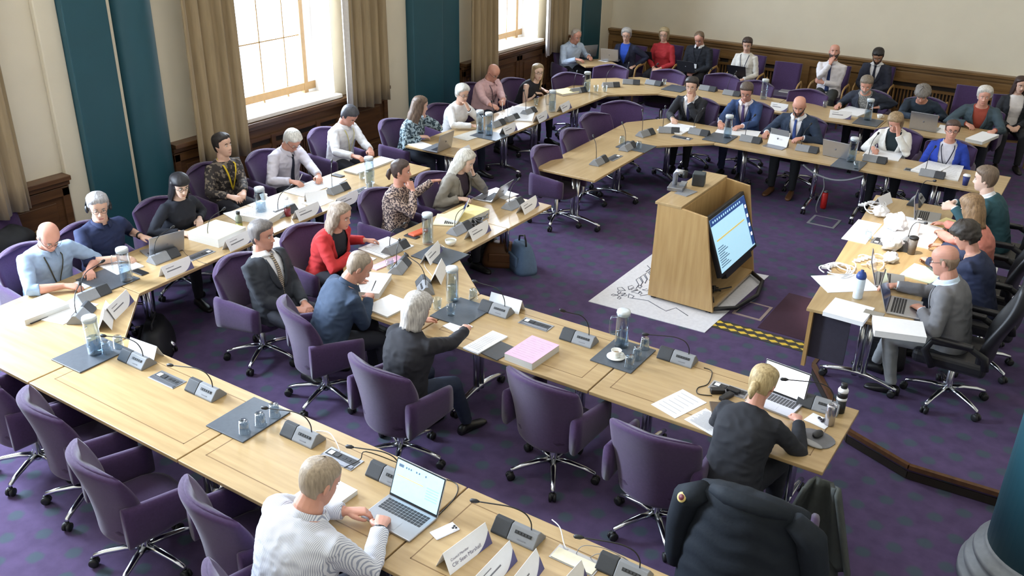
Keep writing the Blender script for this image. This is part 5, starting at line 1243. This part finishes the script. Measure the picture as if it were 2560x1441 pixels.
cable([(790,1078,0),(822,1082,.02),(840,1105,.03),(850,1130,.01)], 'white cable from the microphone into the power module on the front row', M_WHITE); cable([(860,1170,0),(900,1150,.05),(915,1130,.09),(1000,1160,0),(1080,1190,0),(1138,1208,0),(1140,1240,0),(1100,1285,0),(1080,1300,.01)], 'black laptop lead curling round the right of the silver laptop')
cable([(1380,1300,0),(1400,1320,.03),(1410,1360,.02),(1420,1375,0)], 'white cable looping from the microphone to the cream power cover', M_WHITE); cable([(1440,1385,0),(1460,1365,.06),(1520,1375,.05),(1580,1410,.02),(1590,1430,0)], 'pale grey wire looping over the cream power cover', M_GREYP, .002); cable([(1475,1395,0),(1500,1385,.05),(1560,1395,.04),(1590,1430,0)], 'second pale grey wire looping over the cream power cover', M_GREYP, .002)
cable([(1760,920,0),(1780,930,0),(1770,960,0),(1745,970,0),(1745,985,0),(1780,990,0)], 'thin black cable left of the blonde woman'); cable([(1130,640,0),(1095,610,.0),(1060,655,.0),(1080,690,0)], 'white cable curling on the corner table', M_WHITE, .002)
cable([(560,640,0),(520,660,0),(470,640,.0),(455,625,.03),(440,640,0)], 'tangled earphone wire beside the silver laptop', M_BLACK, .002)
# bunch of adapters by the blonde woman and the inner wing
t = thing('power_adapters', 'cluster of black power adapters left of the blonde woman', 'adapters', P(1815,985,T_), .4)
for x, y, a_, s_ in ((-.06,0,.2,(.10,.05,.035)),(.05,.03,-.5,(.09,.05,.03)),(.0,-.06,.9,(.12,.045,.03))): MB().box((x,y,s_[2]/2), s_, 0, a_).build('adapter', M_BLACK, t, bev=.006)
t = thing('cable_tangle', 'tangle of grey plugs and leads by the inner wing name card', 'cables', P(1195,556,T_), R); rn = random.Random(3)
for i in range(7):
    q = Vector((rn.uniform(-.13,.13), rn.uniform(-.05,.05), .012)); MB().tube([q, q+Vector((rn.uniform(-.1,.1),rn.uniform(-.07,.07),.03)), q+Vector((rn.uniform(-.12,.12),rn.uniform(-.08,.08),.0))], .006, 6).build('lead', M_STEEL, t)
for i in range(4): MB().box((rn.uniform(-.12,.12), rn.uniform(-.05,.05), .015), (.05,.03,.03), 0, rn.random()*3).build('plug', M_DGREY, t, bev=.004)
# drinks of the blonde woman
t = thing('drink_can', 'silver drink can at the right end of the second row', 'can', P(2072,1062,T_)); MB().lathe((0,0,0), [(.024,0),(.033,.006),(.033,.145),(.027,.156),(.025,.156),(.024,.152),(0,.152)], 24, caps=False).build('can_body', mat('can_silver',(186,184,190),.25,.9), t); MB().box((0,.004,.156), (.012,.022,.002)).build('ring_pull', M_STEEL, t)
t = thing('drinks_bottle', 'black and white reusable bottle behind the drink can', 'bottle', P(2098,1030,T_)); MB().lathe((0,0,0), [(.03,0),(.034,.004),(.034,.1)], 20).build('base', M_BLACK, t); MB().lathe((0,0,.1), [(.0345,0),(.0345,.02)], 20).build('band', M_WHITE, t); MB().lathe((0,0,.12), [(.034,0),(.034,.04)], 20).build('sleeve', M_BLACK, t); MB().lathe((0,0,.16), [(.0345,0),(.0345,.015),(.026,.03)], 20).build('collar', M_WHITE, t); MB().lathe((0,0,.19), [(.022,0),(.022,.03),(.01,.035)], 16).build('cap', M_BLACK, t)
t = thing('mouse_mat', 'grey mouse mat with a wrist rest at the right end of the second row', 'mouse mat', P(2040,1098,T_), -.2); MB().prism([(.12*cos(2*pi*i/24)*(1 if sin(2*pi*i/24)>0 else .95), .10*sgn(sin(2*pi*i/24),.8)) for i in range(24)], 0, .006).build('mat', mat('mat_grey',(110,110,114),.7), t); MB().ell((0,-.085,.012), (.09,.03,.012), 16, 8).build('wrist_rest', mat('gel_grey',(150,150,152),.4), t)
t = thing('computer_mouse', 'black mouse on the grey mouse mat', 'mouse', P(2044,1090,T_+.006), -.2); MB().ell((0,0,.014), (.03,.052,.018), 16, 10).build('shell', M_BLACK, t); MB().box((0,.025,.031), (.004,.014,.006)).build('wheel', M_STEEL, t)
sheetpx('paper_bag', [(2012,1050),(2060,1074),(2086,1056),(2030,1032)], 'white paper wrapper with dark sweets beside the can', .003, cat='wrapper')
t = thing('sweets', 'dark sweets on the white wrapper', 'sweets', P(2052,1052,T_+.004)); 
for x, y in ((0,0),(.02,.012),(-.015,.012),(.012,-.016)): MB().ell((x,y,.009), (.012,.010,.009), 8, 6).build('sweet', mat('sweet_dark',(34,30,44),.4), t)
t = thing('paper_cup', 'blue paper cup with white lid at the far right end of the inner table', 'cup', P(2412,463,T_)); MB().lathe((0,0,0), [(.028,0),(.04,.11)], 20).build('cup_body', mat('cup_blue',(36,48,110),.6), t); MB().lathe((0,0,.11), [(.042,0),(.042,.008),(.036,.014),(.034,.018)], 20).build('lid', M_WHITE, t)
for u, v, lab, c_ in ((720,540,'clear bottle of dark red drink on the window row',(110,24,34)),(600,578,'green sports bottle with black top beside the stack of reports',(140,136,50))):
    t = thing('drinks_bottle', lab, 'bottle', P(u,v,T_)); MB().lathe((0,0,0), [(.03,0),(.032,.01),(.032,.09)], 18).build('drink', mat('drink_%d' % c_[0], c_, .3), t); MB().lathe((0,0,.09), [(.032,0),(.032,.05),(.018,.075),(.016,.09)], 18).build('neck', M_GLASS if u > 700 else mat('bottle_grey',(120,124,110),.3), t); MB().lathe((0,0,.18), [(.019,0),(.019,.025)], 14).build('cap', M_WHITE if u > 700 else M_BLACK, t)
for u, v, z_, dx, dy, lab in ((748,452,.775,.3,.5,'pen in the hand of the white haired man'),(1256,270,.79,-.4,.6,'pen in the hand of the bald man in pink'),(930,725,.79,.2,.6,'dark pen in the hand of the balding man in navy'),(2188,374,.79,.2,-.5,'pen in the hand of the woman in white'),(1797,310,.79,-.3,.3,'pen in the hand of the man in the blue suit')):
    q = P(u,v,z_); d_ = Vector((dx,dy,1.1)).normalized(); o = MB().tube([-d_*.05, d_*.07, d_*.085], [.002,.0045,.004], 8).build('pen', M_BLACK if 'dark' in lab else M_WHITE); o.location = q; tag(o, lab, 'pen')
# ================================================================ clutter of the clerks' table
t = sheetpx('document_stack', [(2060,782),(2168,808),(2178,770),(2085,742)], 'white board box at the front corner of the clerks table', .035, M_PAPER, 'box', z=OZ, edge=M_PAPER)
sheetpx('document_stack', [(2188,826),(2310,845),(2314,805),(2180,790)], 'thick white document overhanging the front edge of the clerks table', .05, M_PAPER, 'document', z=OZ, edge=M_PAPER)
sheetpx('paper', [(2260,690),(2350,715),(2360,680),(2275,655)], 'open pale green folder before the bald man in grey', .008, mat('paper_green',(214,226,200),.7), z=OZ)
sheetpx('paper', [(2190,590),(2330,625),(2360,560),(2230,535)], 'large white papers under the spotlight', .01, z=OZ); sheetpx('paper', [(2110,600),(2180,610),(2190,560),(2140,545)], 'white papers on the left edge of the clerks table', .006, z=OZ); sheetpx('paper', [(2070,705),(2120,760),(2150,700),(2110,670)], 'curled white sheet near the front left of the clerks table', .003, z=OZ); sheetpx('folder', [(2340,565),(2375,575),(2380,550),(2350,540)], 'cream folder beside the woman in salmon pink', .02, M_YEL, z=OZ)
def bottle_w():
    t = thing('water_bottle', 'clear sports bottle with a blue top on the clerks table', 'bottle', P(2143,745,OZ)); MB().lathe((0,0,0), [(.036,0),(.04,.01),(.04,.17),(.036,.18)], 20).build('body', mat('bottle_frost',(214,228,240),.25), t); MB().lathe((0,0,.18), [(.04,0),(.042,.02),(.03,.05),(.014,.055),(.014,.07)], 20).build('lid', mat('lid_blue',(40,70,140),.4), t)
bottle_w()
t = thing('travel_cup', 'dark travel cup in the middle of the clerks table', 'cup', P(2277,635,OZ)); MB().lathe((0,0,0), [(.032,0),(.04,.15)], 20).build('cup_body', mat('cup_taupe',(110,102,94),.4), t); MB().lathe((0,0,.15), [(.042,0),(.042,.015),(.036,.02)], 20).build('lid', M_BLACK, t)
def loops(u, v, lab, n, seed, r=.1, m=None):
    t = thing('cable_coil', lab, 'cables', P(u,v,OZ)); rn = random.Random(seed)
    for i in range(n):
        a0 = rn.random()*6; rr = r*(.6+.6*rn.random()); c = Vector((rn.uniform(-.05,.05), rn.uniform(-.08,.08), 0)); MB().tube([c+Vector((rr*cos(a0+a_*.35), rr*1.3*sin(a0+a_*.35), .012+.03*abs(sin(a_*.35)))) for a_ in range(15)], .006, 6).build('cable_loop', m or M_WHITE, t)
    for i in range(4): MB().box((-.12+.02*i, -.05+.045*i, .02), (.06,.022,.022), 0, .3).build('plug', m or M_WHITE, t, bev=.004)
loops(2185,520,'coil of white extension leads at the far left edge of the clerks table', 5, 1); loops(2100,678,'coil of white extension leads at the near left edge of the clerks table', 5, 2); loops(2180,660,'tangle of white leads beside the second laptop', 3, 5, .07)
def crumple(u, v, lab, s, seed, m, z=OZ):
    o = MB(); rs = []
    for i in range(15):
        th = pi*i/14; e_ = max(.03, sin(th)**.7)
        rs.append([Vector((s[0]*e_*cos(2*pi*j/26), s[1]*e_*sin(2*pi*j/26), 0))*(1+.55*noise.noise(Vector((cos(2*pi*j/26)*2.2, sin(2*pi*j/26)*2.2, seed+i*.35))))+Vector((0,0,max(0, s[2]*(1-cos(th))*(1+.5*noise.noise(Vector((cos(2*pi*j/26)*2,seed,sin(2*pi*j/26)*2+i*.2))))))) for j in range(26)])
    o.rings(rs); ob = o.build('plastic_bag', m); ob.location = P(u,v,z); tag(ob, lab, 'bag')
M_POLY = mat('clear_poly', (226,230,236), .2); crumple(2228,622,'crumpled clear plastic bag in the middle of the clerks table', (.09,.12,.06), 4, M_POLY); crumple(2235,572,'white crumpled bag under the spotlight', (.1,.13,.07), 6, M_PAPER); crumple(2200,540,'white crumpled tissue pack on the far left of the clerks table', (.07,.08,.05), 8, M_PAPER); crumple(2225,655,'white snack wrapper beside the travel cup', (.06,.07,.04), 9, M_POLY)
power(2200,600,A_LT,'grey power module in the clerks table',z=OZ); tumbler(2168,600,'glass on the left edge of the clerks table', True, OZ)
t = thing('pump_dispenser', 'white pump bottle under the spotlight on the clerks table', 'bottle', P(2285,590,OZ)); MB().lathe((0,0,0), [(.035,0),(.035,.12),(.02,.14),(.012,.15)], 18).build('body', M_WHITE, t); MB().tube([(0,0,.15),(0,0,.18),(.04,0,.178)], .006, 8).build('pump', M_WHITE, t)
# ================================================================ lectern, mat and floor things
LX0, LX1, LY0, LY1 = -3.47, -2.76, 7.94, 9.12
t = thing('lectern', 'wooden lectern with a big screen set in its open slanted side', 'lectern', ((LX0+LX1)/2, (LY0+LY1)/2, 0)); ox, oy = (LX0+LX1)/2, (LY0+LY1)/2
def side(y): return MB().add([(x-ox, y+dy-oy, z) for dy in (0,.028) for x, z in ((LX0,.03),(LX1,.03),(-2.93,1.0),(-3.21,1.035),(LX0+.02,1.035))], [(0,1,2,3,4),(9,8,7,6,5)]+[((i+1)%5,i,5+i,5+(i+1)%5) for i in range(5)])
side(LY0).build('side_panel', M_BEECHZ, t, bev=.004); side(LY1-.028).build('side_panel', M_BEECHZ, t, bev=.004)
MB().box((-3.335-ox,(LY0+LY1)/2-oy,1.04), (.28,LY1-LY0+.01,.028)).build('top_shelf', M_BEECHY, t, bev=.004); MB().box((LX0+.02-ox,0,.53), (.025,LY1-LY0-.06,1.0)).build('back_panel', M_BEECHZ, t); MB().box((-3.1-ox,0,.06), (.66,LY1-LY0-.06,.028)).build('bottom_shelf', M_BEECHY, t); MB().box((-3.2-ox,.0,.8), (.025,LY1-LY0-.06,.45)).build('inner_panel', M_BEECHZ, t)
MB().tube([(LX1-.03-ox,LY0+.03-oy,.05),(LX1+.16-ox,LY0+.2-oy,.05),(LX1+.24-ox,0,.06),(LX1+.16-ox,LY1-.2-oy,.05),(LX1-.03-ox,LY1-.03-oy,.05)], .022, 10).build('foot_rail', M_BLACK, t)
for sx in (LX0+.05, LX1-.06):
    for sy in (LY0+.04, LY1-.05): castor(t, sx-ox, sy-oy, r=.02)
# the screen leans in the lectern
SW, SH = 1.0, .62; md = Vector((.22,0,-.58)).normalized(); sc_ = Vector((-2.885, 8.55, .65))
t = thing('monitor', 'big screen showing a pale page, leaning in the lectern', 'monitor', sc_); X_ = Vector((0,1,0)); Z_ = -md; Y_ = Z_.cross(X_); Rm = Matrix((X_, Y_, Z_)).transposed()     # local x along the screen, z up it, -y to the viewer
def sb(cx_, cz_, w_, h_, y_, th_, nm, mm, par=t, bev=0): return MB().box(Rm @ Vector((cx_, y_, cz_)), (w_, th_, h_), 0, 0, Rm).build(nm, mm, par, bev=bev)
sb(0,0,SW,SH,.0,.05,'casing',M_BLACK,bev=.008); fr_ = -.026 if (Rm @ Vector((0,-1,0))).x > 0 else .026; k_ = -1 if fr_ < 0 else 1
s_ = sb(0,0,SW*.93,SH*.88,fr_,.003,'screen',M_SCR); sb(0,SH*.385,SW*.93,SH*.11,fr_+k_*.002,.002,'menu_bar',M_SCRB,s_); mx_ = 1
sb(.43*mx_,-.02,SW*.07,SH*.76,fr_+k_*.002,.002,'side_bar',M_SCRB,s_)
for i in range(4): sb(.43,.16-.1*i,.035,.035,fr_+k_*.004,.002,'side_button',M_SCRW,s_)
for i in range(14): sb(-.40+.055*i,SH*.385,.025,.02,fr_+k_*.004,.002,'menu_icon',M_SCR,s_)
sb(-.04,.045,.74,.014,fr_+k_*.003,.002,'highlighted_line',M_HIL,s_)
for i in range(9): sb(-.36+.02*(i%3),-.03-.024*i,.14+.05*((i*7)%3),.008,fr_+k_*.003,.002,'text_line',M_TXT,s_)
MB().box(Rm @ Vector((0,.06,-.2)), (.3,.08,.3), 0, 0, Rm).build('bracket', M_BLACK, t); MB().box(Rm @ Vector((0,.02,-.34)), (.7,.06,.05), 0, 0, Rm).build('support_bar', M_BLACK, t)
# on top of the lectern
ZL = 1.055
t = thing('document_camera', 'silver document camera on top of the lectern', 'camera', P(1692,472,ZL), .2); MB().box((0,0,.02), (.16,.2,.04)).build('base', M_STEEL, t, bev=.006); MB().tube([(-.03,.02,.03),(-.03,.02,.15),(-.01,.0,.185),(.06,-.01,.185)], .026, 10).build('arm', M_SILV, t); MB().lathe((.07,-.01,.13), [(.022,0),(.028,.02),(.028,.07)], 14).build('camera_head', M_BLACK, t); MB().box((.05,.06,.045), (.06,.12,.012)).build('control_pad', M_GREYP, t)
t = thing('loudspeaker', 'dark grey cube loudspeaker on top of the lectern', 'loudspeaker', P(1746,462,ZL), .25); MB().box((0,0,.065), (.125,.125,.13)).build('cabinet', mat('speaker_grey',(58,66,70),.6), t, bev=.008); MB().box((0,-.063,.065), (.108,.004,.112)).build('grille', M_DGREY, t)
sheetpx('document', [(1690,483),(1720,492),(1740,478),(1710,470)], 'grey papers beside the document camera', .006, M_GREYP, 'papers', z=ZL)
t = thing('cable_tangle', 'black cables tangled at the foot of the lectern', 'cables', (-2.86, 8.2, .08)); rn = random.Random(12)
for i in range(8):
    q = [Vector((rn.uniform(-.15,.16), rn.uniform(-.2,.3), .02)) for _ in range(4)]; q = [q[0]]+[x+Vector((0,0,rn.uniform(.0,.12))) for x in q[1:3]]+[q[3]]; pts = []
    for k in range(13):
        s = k/12; a_ = q[0].lerp(q[1],s); b_ = q[1].lerp(q[2],s); c_ = q[2].lerp(q[3],s); pts.append(a_.lerp(b_,s).lerp(b_.lerp(c_,s),s))
    MB().tube(pts, .008, 6).build('cable', M_BLACK, t)
# white mat with an ink drawing
M_MAT = mat('mat_white', (214,214,220), .7); MI = mat('mat_ink', (92,96,110), .8)
t = thing('printed_floor_mat', 'white printed floor mat with a line drawing under the lectern', 'mat', (-3.3,8.3,0)); MB().prism([(-3.92+3.3,7.5-8.3),(-2.68+3.3,7.55-8.3),(-2.62+3.3,9.2-8.3),(-3.92+3.3,9.0-8.3)], 0, .006).build('mat', M_MAT, t)
def ink(px, nm='drawing_line', r=.006):
    q = [P(a,b,.007)-Vector((-3.3,8.3,0)) for a,b in px]; MB().tube(q, r, 5, flat=.3, up=(0,0,1)).build(nm, MI, t)
def leafs(cx_, cy_, n, s, w=12):
    for i in range(n):
        a_ = i*2*pi/n; ink([(cx_+s*.3*cos(a_), cy_+s*.2*sin(a_)),(cx_+s*cos(a_+.3), cy_+s*.55*sin(a_+.3)),(cx_+s*1.25*cos(a_), cy_+s*.65*sin(a_)),(cx_+s*cos(a_-.3), cy_+s*.5*sin(a_-.3)),(cx_+s*.3*cos(a_), cy_+s*.2*sin(a_))], 'drawing_leaf', .005)
leafs(1570,730,5,26); leafs(1548,738,4,16); leafs(1600,725,4,18)
for k in range(5): ink([(1590+11*k,722-7*k),(1597+11*k,712-7*k),(1590+11*k,700-7*k),(1598+11*k,694-7*k),(1606+11*k,706-7*k),(1602+11*k,716-7*k)], 'drawing_scroll', .005)
ink([(1575,745),(1620,752),(1650,770),(1665,778),(1690,770),(1720,790)]); ink([(1600,740),(1630,735),(1622,725)]); ink([(1615,680),(1626,672),(1618,664)], 'drawing_scroll')
# hazard tape
t = thing('hazard_tape', 'yellow and black hazard tape across the carpet', 'tape', (-2.15,7.81,0)); MB().box((0,0,.002), (1.08,.19,.003), 0, .02).build('backing', mat('tape_black',(52,48,40),.6), t); o = MB()
for i in range(11):
    for r_ in (0,1):
        x = -.5+.1*i-.03*r_; y = .045-.09*r_+.02*x; o.add([(x-.05,y,.0042),(x-.005,y-.03,.0042),(x+.05,y,.0042),(x+.005,y+.03,.0042)], [(0,1,2,3)])
o.build('yellow_chevrons', mat('tape_yellow',(214,180,60),.6), t)
t = thing('floor_box', 'floor outlet box with pale frame beside the lectern', 'floor box', (-2.47,8.28,0)); MB().box((0,0,.003), (.3,.36,.006)).build('frame', mat('floorbox_frame',(150,132,128),.5), t); MB().box((0,0,.005), (.24,.3,.006)).build('carpet_lid', M_CARPET, t)
t = thing('floor_box', 'floor outlet box under the far inner table by the two women', 'floor box', P(2060,555,0)); MB().box((0,0,.003), (.34,.34,.006)).build('frame', M_GREYP, t); MB().box((0,0,.005), (.28,.28,.006)).build('carpet_lid', M_CARPET, t)
MB().prism([(-2.3,8.9),(-1.6,8.9),(-1.6,7.95),(-2.3,7.95)], .0, .004).build('access_ramp', mat('ramp_maroon',(58,30,48),.9)); tag(bpy.data.objects['access_ramp'], 'dark maroon carpet panel between the hazard tape and the clerks table', 'carpet panel')
def cable_y(pts, y, lab, m, r):
    w = [PY(a,b,y) for a,b in pts]; c = w[0].copy(); q = []
    for i in range(len(w)-1):
        for k in range(6):
            s = k/6; p0, p1, p2, p3 = w[max(i-1,0)], w[i], w[i+1], w[min(i+2,len(w)-1)]; q.append(.5*((2*p1)+(p2-p0)*s+(2*p0-5*p1+4*p2-p3)*s*s+(3*p1-p0-3*p2+p3)*s**3))
    o = MB().tube([x-c for x in q+[w[-1]]], r, 8).build('cable', m); o.location = c; tag(o, lab, 'cable')
cable_y([(2008,412),(2030,430),(2055,442),(2085,450),(2120,450),(2160,440)], 11.36, 'grey cable slung under the far inner table between two legs', M_GREYP, .012)
cable_y([(2058,440),(2060,470),(2046,500),(2040,525),(2050,545)], 11.5, 'thin grey cable hanging down towards the floor box', M_GREYP, .007)
t = thing('fizzy_can', 'red can on the carpet by a table leg under the far inner table', 'can', P(2060,503,.1)+Vector((0,0,-.1))); MB().lathe((0,0,0), [(.03,0),(.04,.02),(.04,.2),(.03,.22)], 16).build('can_body', mat('can_red',(190,36,34),.4), t); MB().lathe((0,0,.22), [(.03,0),(.026,.02)], 14).build('can_top', M_STEEL, t)
# ================================================================ bags and coats
def bag(name, lab, u, v, rz, s, m, strap=True, z=0):
    t = thing(name, lab, 'bag', P(u,v,z), rz); o = MB(); rs = []
    for k in range(8):
        s_ = k/7; w_ = s[0]/2*(1-.35*s_**2); d_ = s[1]/2*(1-.5*s_**2); rs.append([Vector((w_*sgn(cos(2*pi*j/20),.6)*(1+.05*noise.noise(Vector((j,k*.7,u)))), d_*sgn(sin(2*pi*j/20),.6), s[2]*s_)) for j in range(20)])
    o.rings(rs); o.build('bag_body', m, t)
    if strap: MB().tube([(-s[0]*.25,0,s[2]*.9),(-s[0]*.2,0,s[2]*1.2),(0,.02,s[2]*1.3),(s[0]*.2,0,s[2]*1.2),(s[0]*.25,0,s[2]*.9)], .011, 8).build('strap', M_BLACK, t)
    MB().box((0,-s[1]*.45,s[2]*.45), (s[0]*.6,.03,s[2]*.4)).build('pocket', m, t, bev=.012)
bag('backpack', 'pale blue backpack on the carpet under the inner wing', 1305,672,-.6,(.42,.26,.3), mat('bag_blue',(98,122,152),.8)); bag('handbag', 'tan brown leather bag beside the pale blue backpack', 1250,660,.5,(.4,.24,.26), mat('bag_tan',(120,80,50),.5)); bag('handbag', 'dark handbag under the inner wing table', 1215,650,.3,(.36,.22,.26), mat('bag_dark',(40,36,38),.6))
bag('holdall', 'black holdall on the carpet behind the leftmost front row microphone', 395,872,-.75,(.62,.3,.26), mat('bag_black',(20,21,26),.6)); bag('backpack', 'black backpack under the clerks table', 2200,905,.2,(.4,.3,.42), M_BLACK, z=DZ); bag('bag', 'dark blue bag under the front edge of the clerks table', 2250,868,.5,(.3,.2,.28), mat('bag_navy',(40,62,100),.7), z=DZ)
# puffer coat over the chair of the blonde woman
rz_ = ang(-.05,1); cb = CC
t = thing('puffer_coat', 'black puffer coat hung over the chair of the blonde woman', 'coat', (cb.x,cb.y,0), rz_)
M_PUF = mat('puffer_black', (28,34,42), .75, var=.1, spec=.25, scale=12, bump=.3, bscale=60); g = []
for i in range(26):
    k = i/25; row = []
    for j in range(31):
        a_ = -1+2*j/30; puff = .016*abs(sin(pi*k*7)); wd = .30+.08*min(1, k*1.6)
        if k < .22: y = -.15-.19*(k/.22); z = .955+.035*sin(pi*k/.22*.9)-.05*a_*a_
        else: kk = (k-.22)/.78; y = -.36-.05*kk-puff+.10*a_*a_; z = .95-.05*a_*a_-.72*kk+.02*sin(a_*7)
        row.append((a_*wd, y+.10*abs(a_)**3, z-.06*abs(a_)**4+.012*noise.noise(Vector((a_*4,k*6,2)))))
    g.append(row)
MB().sheet(g, 0, -.035).build('body', M_PUF, t)
for sx in (-1,1):
    MB().tube([(sx*.25,-.28,.93),(sx*.35,-.24,.82),(sx*.39,-.2,.6),(sx*.40,-.18,.38),(sx*.39,-.18,.28)], [.06,.085,.08,.07,.055], 12).build('sleeve', M_PUF, t)
MB().tube([(-.2,-.3,.98),(-.1,-.35,1.0),(.1,-.35,1.0),(.22,-.3,.97)], [.03,.05,.05,.03], 10).build('hood', M_PUF, t)
MB().lathe((-.36,-.315,.86), [(.03,0),(.03,.004)], 16, 0, (-.35,-.8,.5)).build('sleeve_badge', mat('badge_gold',(214,190,120),.5), t); MB().lathe((-.361,-.318,.862), [(.018,0),(.018,.005)], 12, 0, (-.35,-.8,.5)).build('badge_centre', mat('badge_maroon',(110,50,60),.5), t)
c2 = P(2080,1330,.42); t = thing('coat', 'dark olive coat hanging beside the chair of the blonde woman', 'coat', (c2.x,c2.y,0)); M_OLV = mat('coat_olive', (66,70,68), .8, bump=.2, bscale=40); g = []
for i in range(14):
    k = i/13; g.append([(-.10+(.08+.16*k)*cos(pi*j/12)*1.0, .03*sin(3*j*.5)+.11*sin(pi*j/12)-.06, .72-.58*k+.02*sin(j)) for j in range(13)])
MB().sheet(g, 0, .025).build('body', M_OLV, t); MB().ell((-.06,.0,.1), (.15,.12,.1), 14, 10).build('bundle', mat('bundle_dark',(40,44,46),.8), t)
# black coat on the visitor chair by the left wall
t = thing('coat', 'black coat heaped on the wood armed chair by the left wall', 'coat', (-8.4,4.25,.49)); o = MB(); rs = []
for i in range(11):
    th = pi*i/10; e_ = max(.03, sin(th)**.6); rs.append([Vector((e_*.17*cos(2*pi*j/22)*(1+.3*noise.noise(Vector((2*cos(2*pi*j/22),2*sin(2*pi*j/22),i*.4))))-.12, e_*.21*sin(2*pi*j/22)*(1+.3*noise.noise(Vector((2*cos(2*pi*j/22)+5,2*sin(2*pi*j/22),i*.4)))), .15*(1-cos(th))+.03*e_*sin(6*pi*j/22))) for j in range(22)])
o.rings(rs); o.build('body', mat('coat_black',(24,26,30),.8,bump=.2,bscale=30), t)
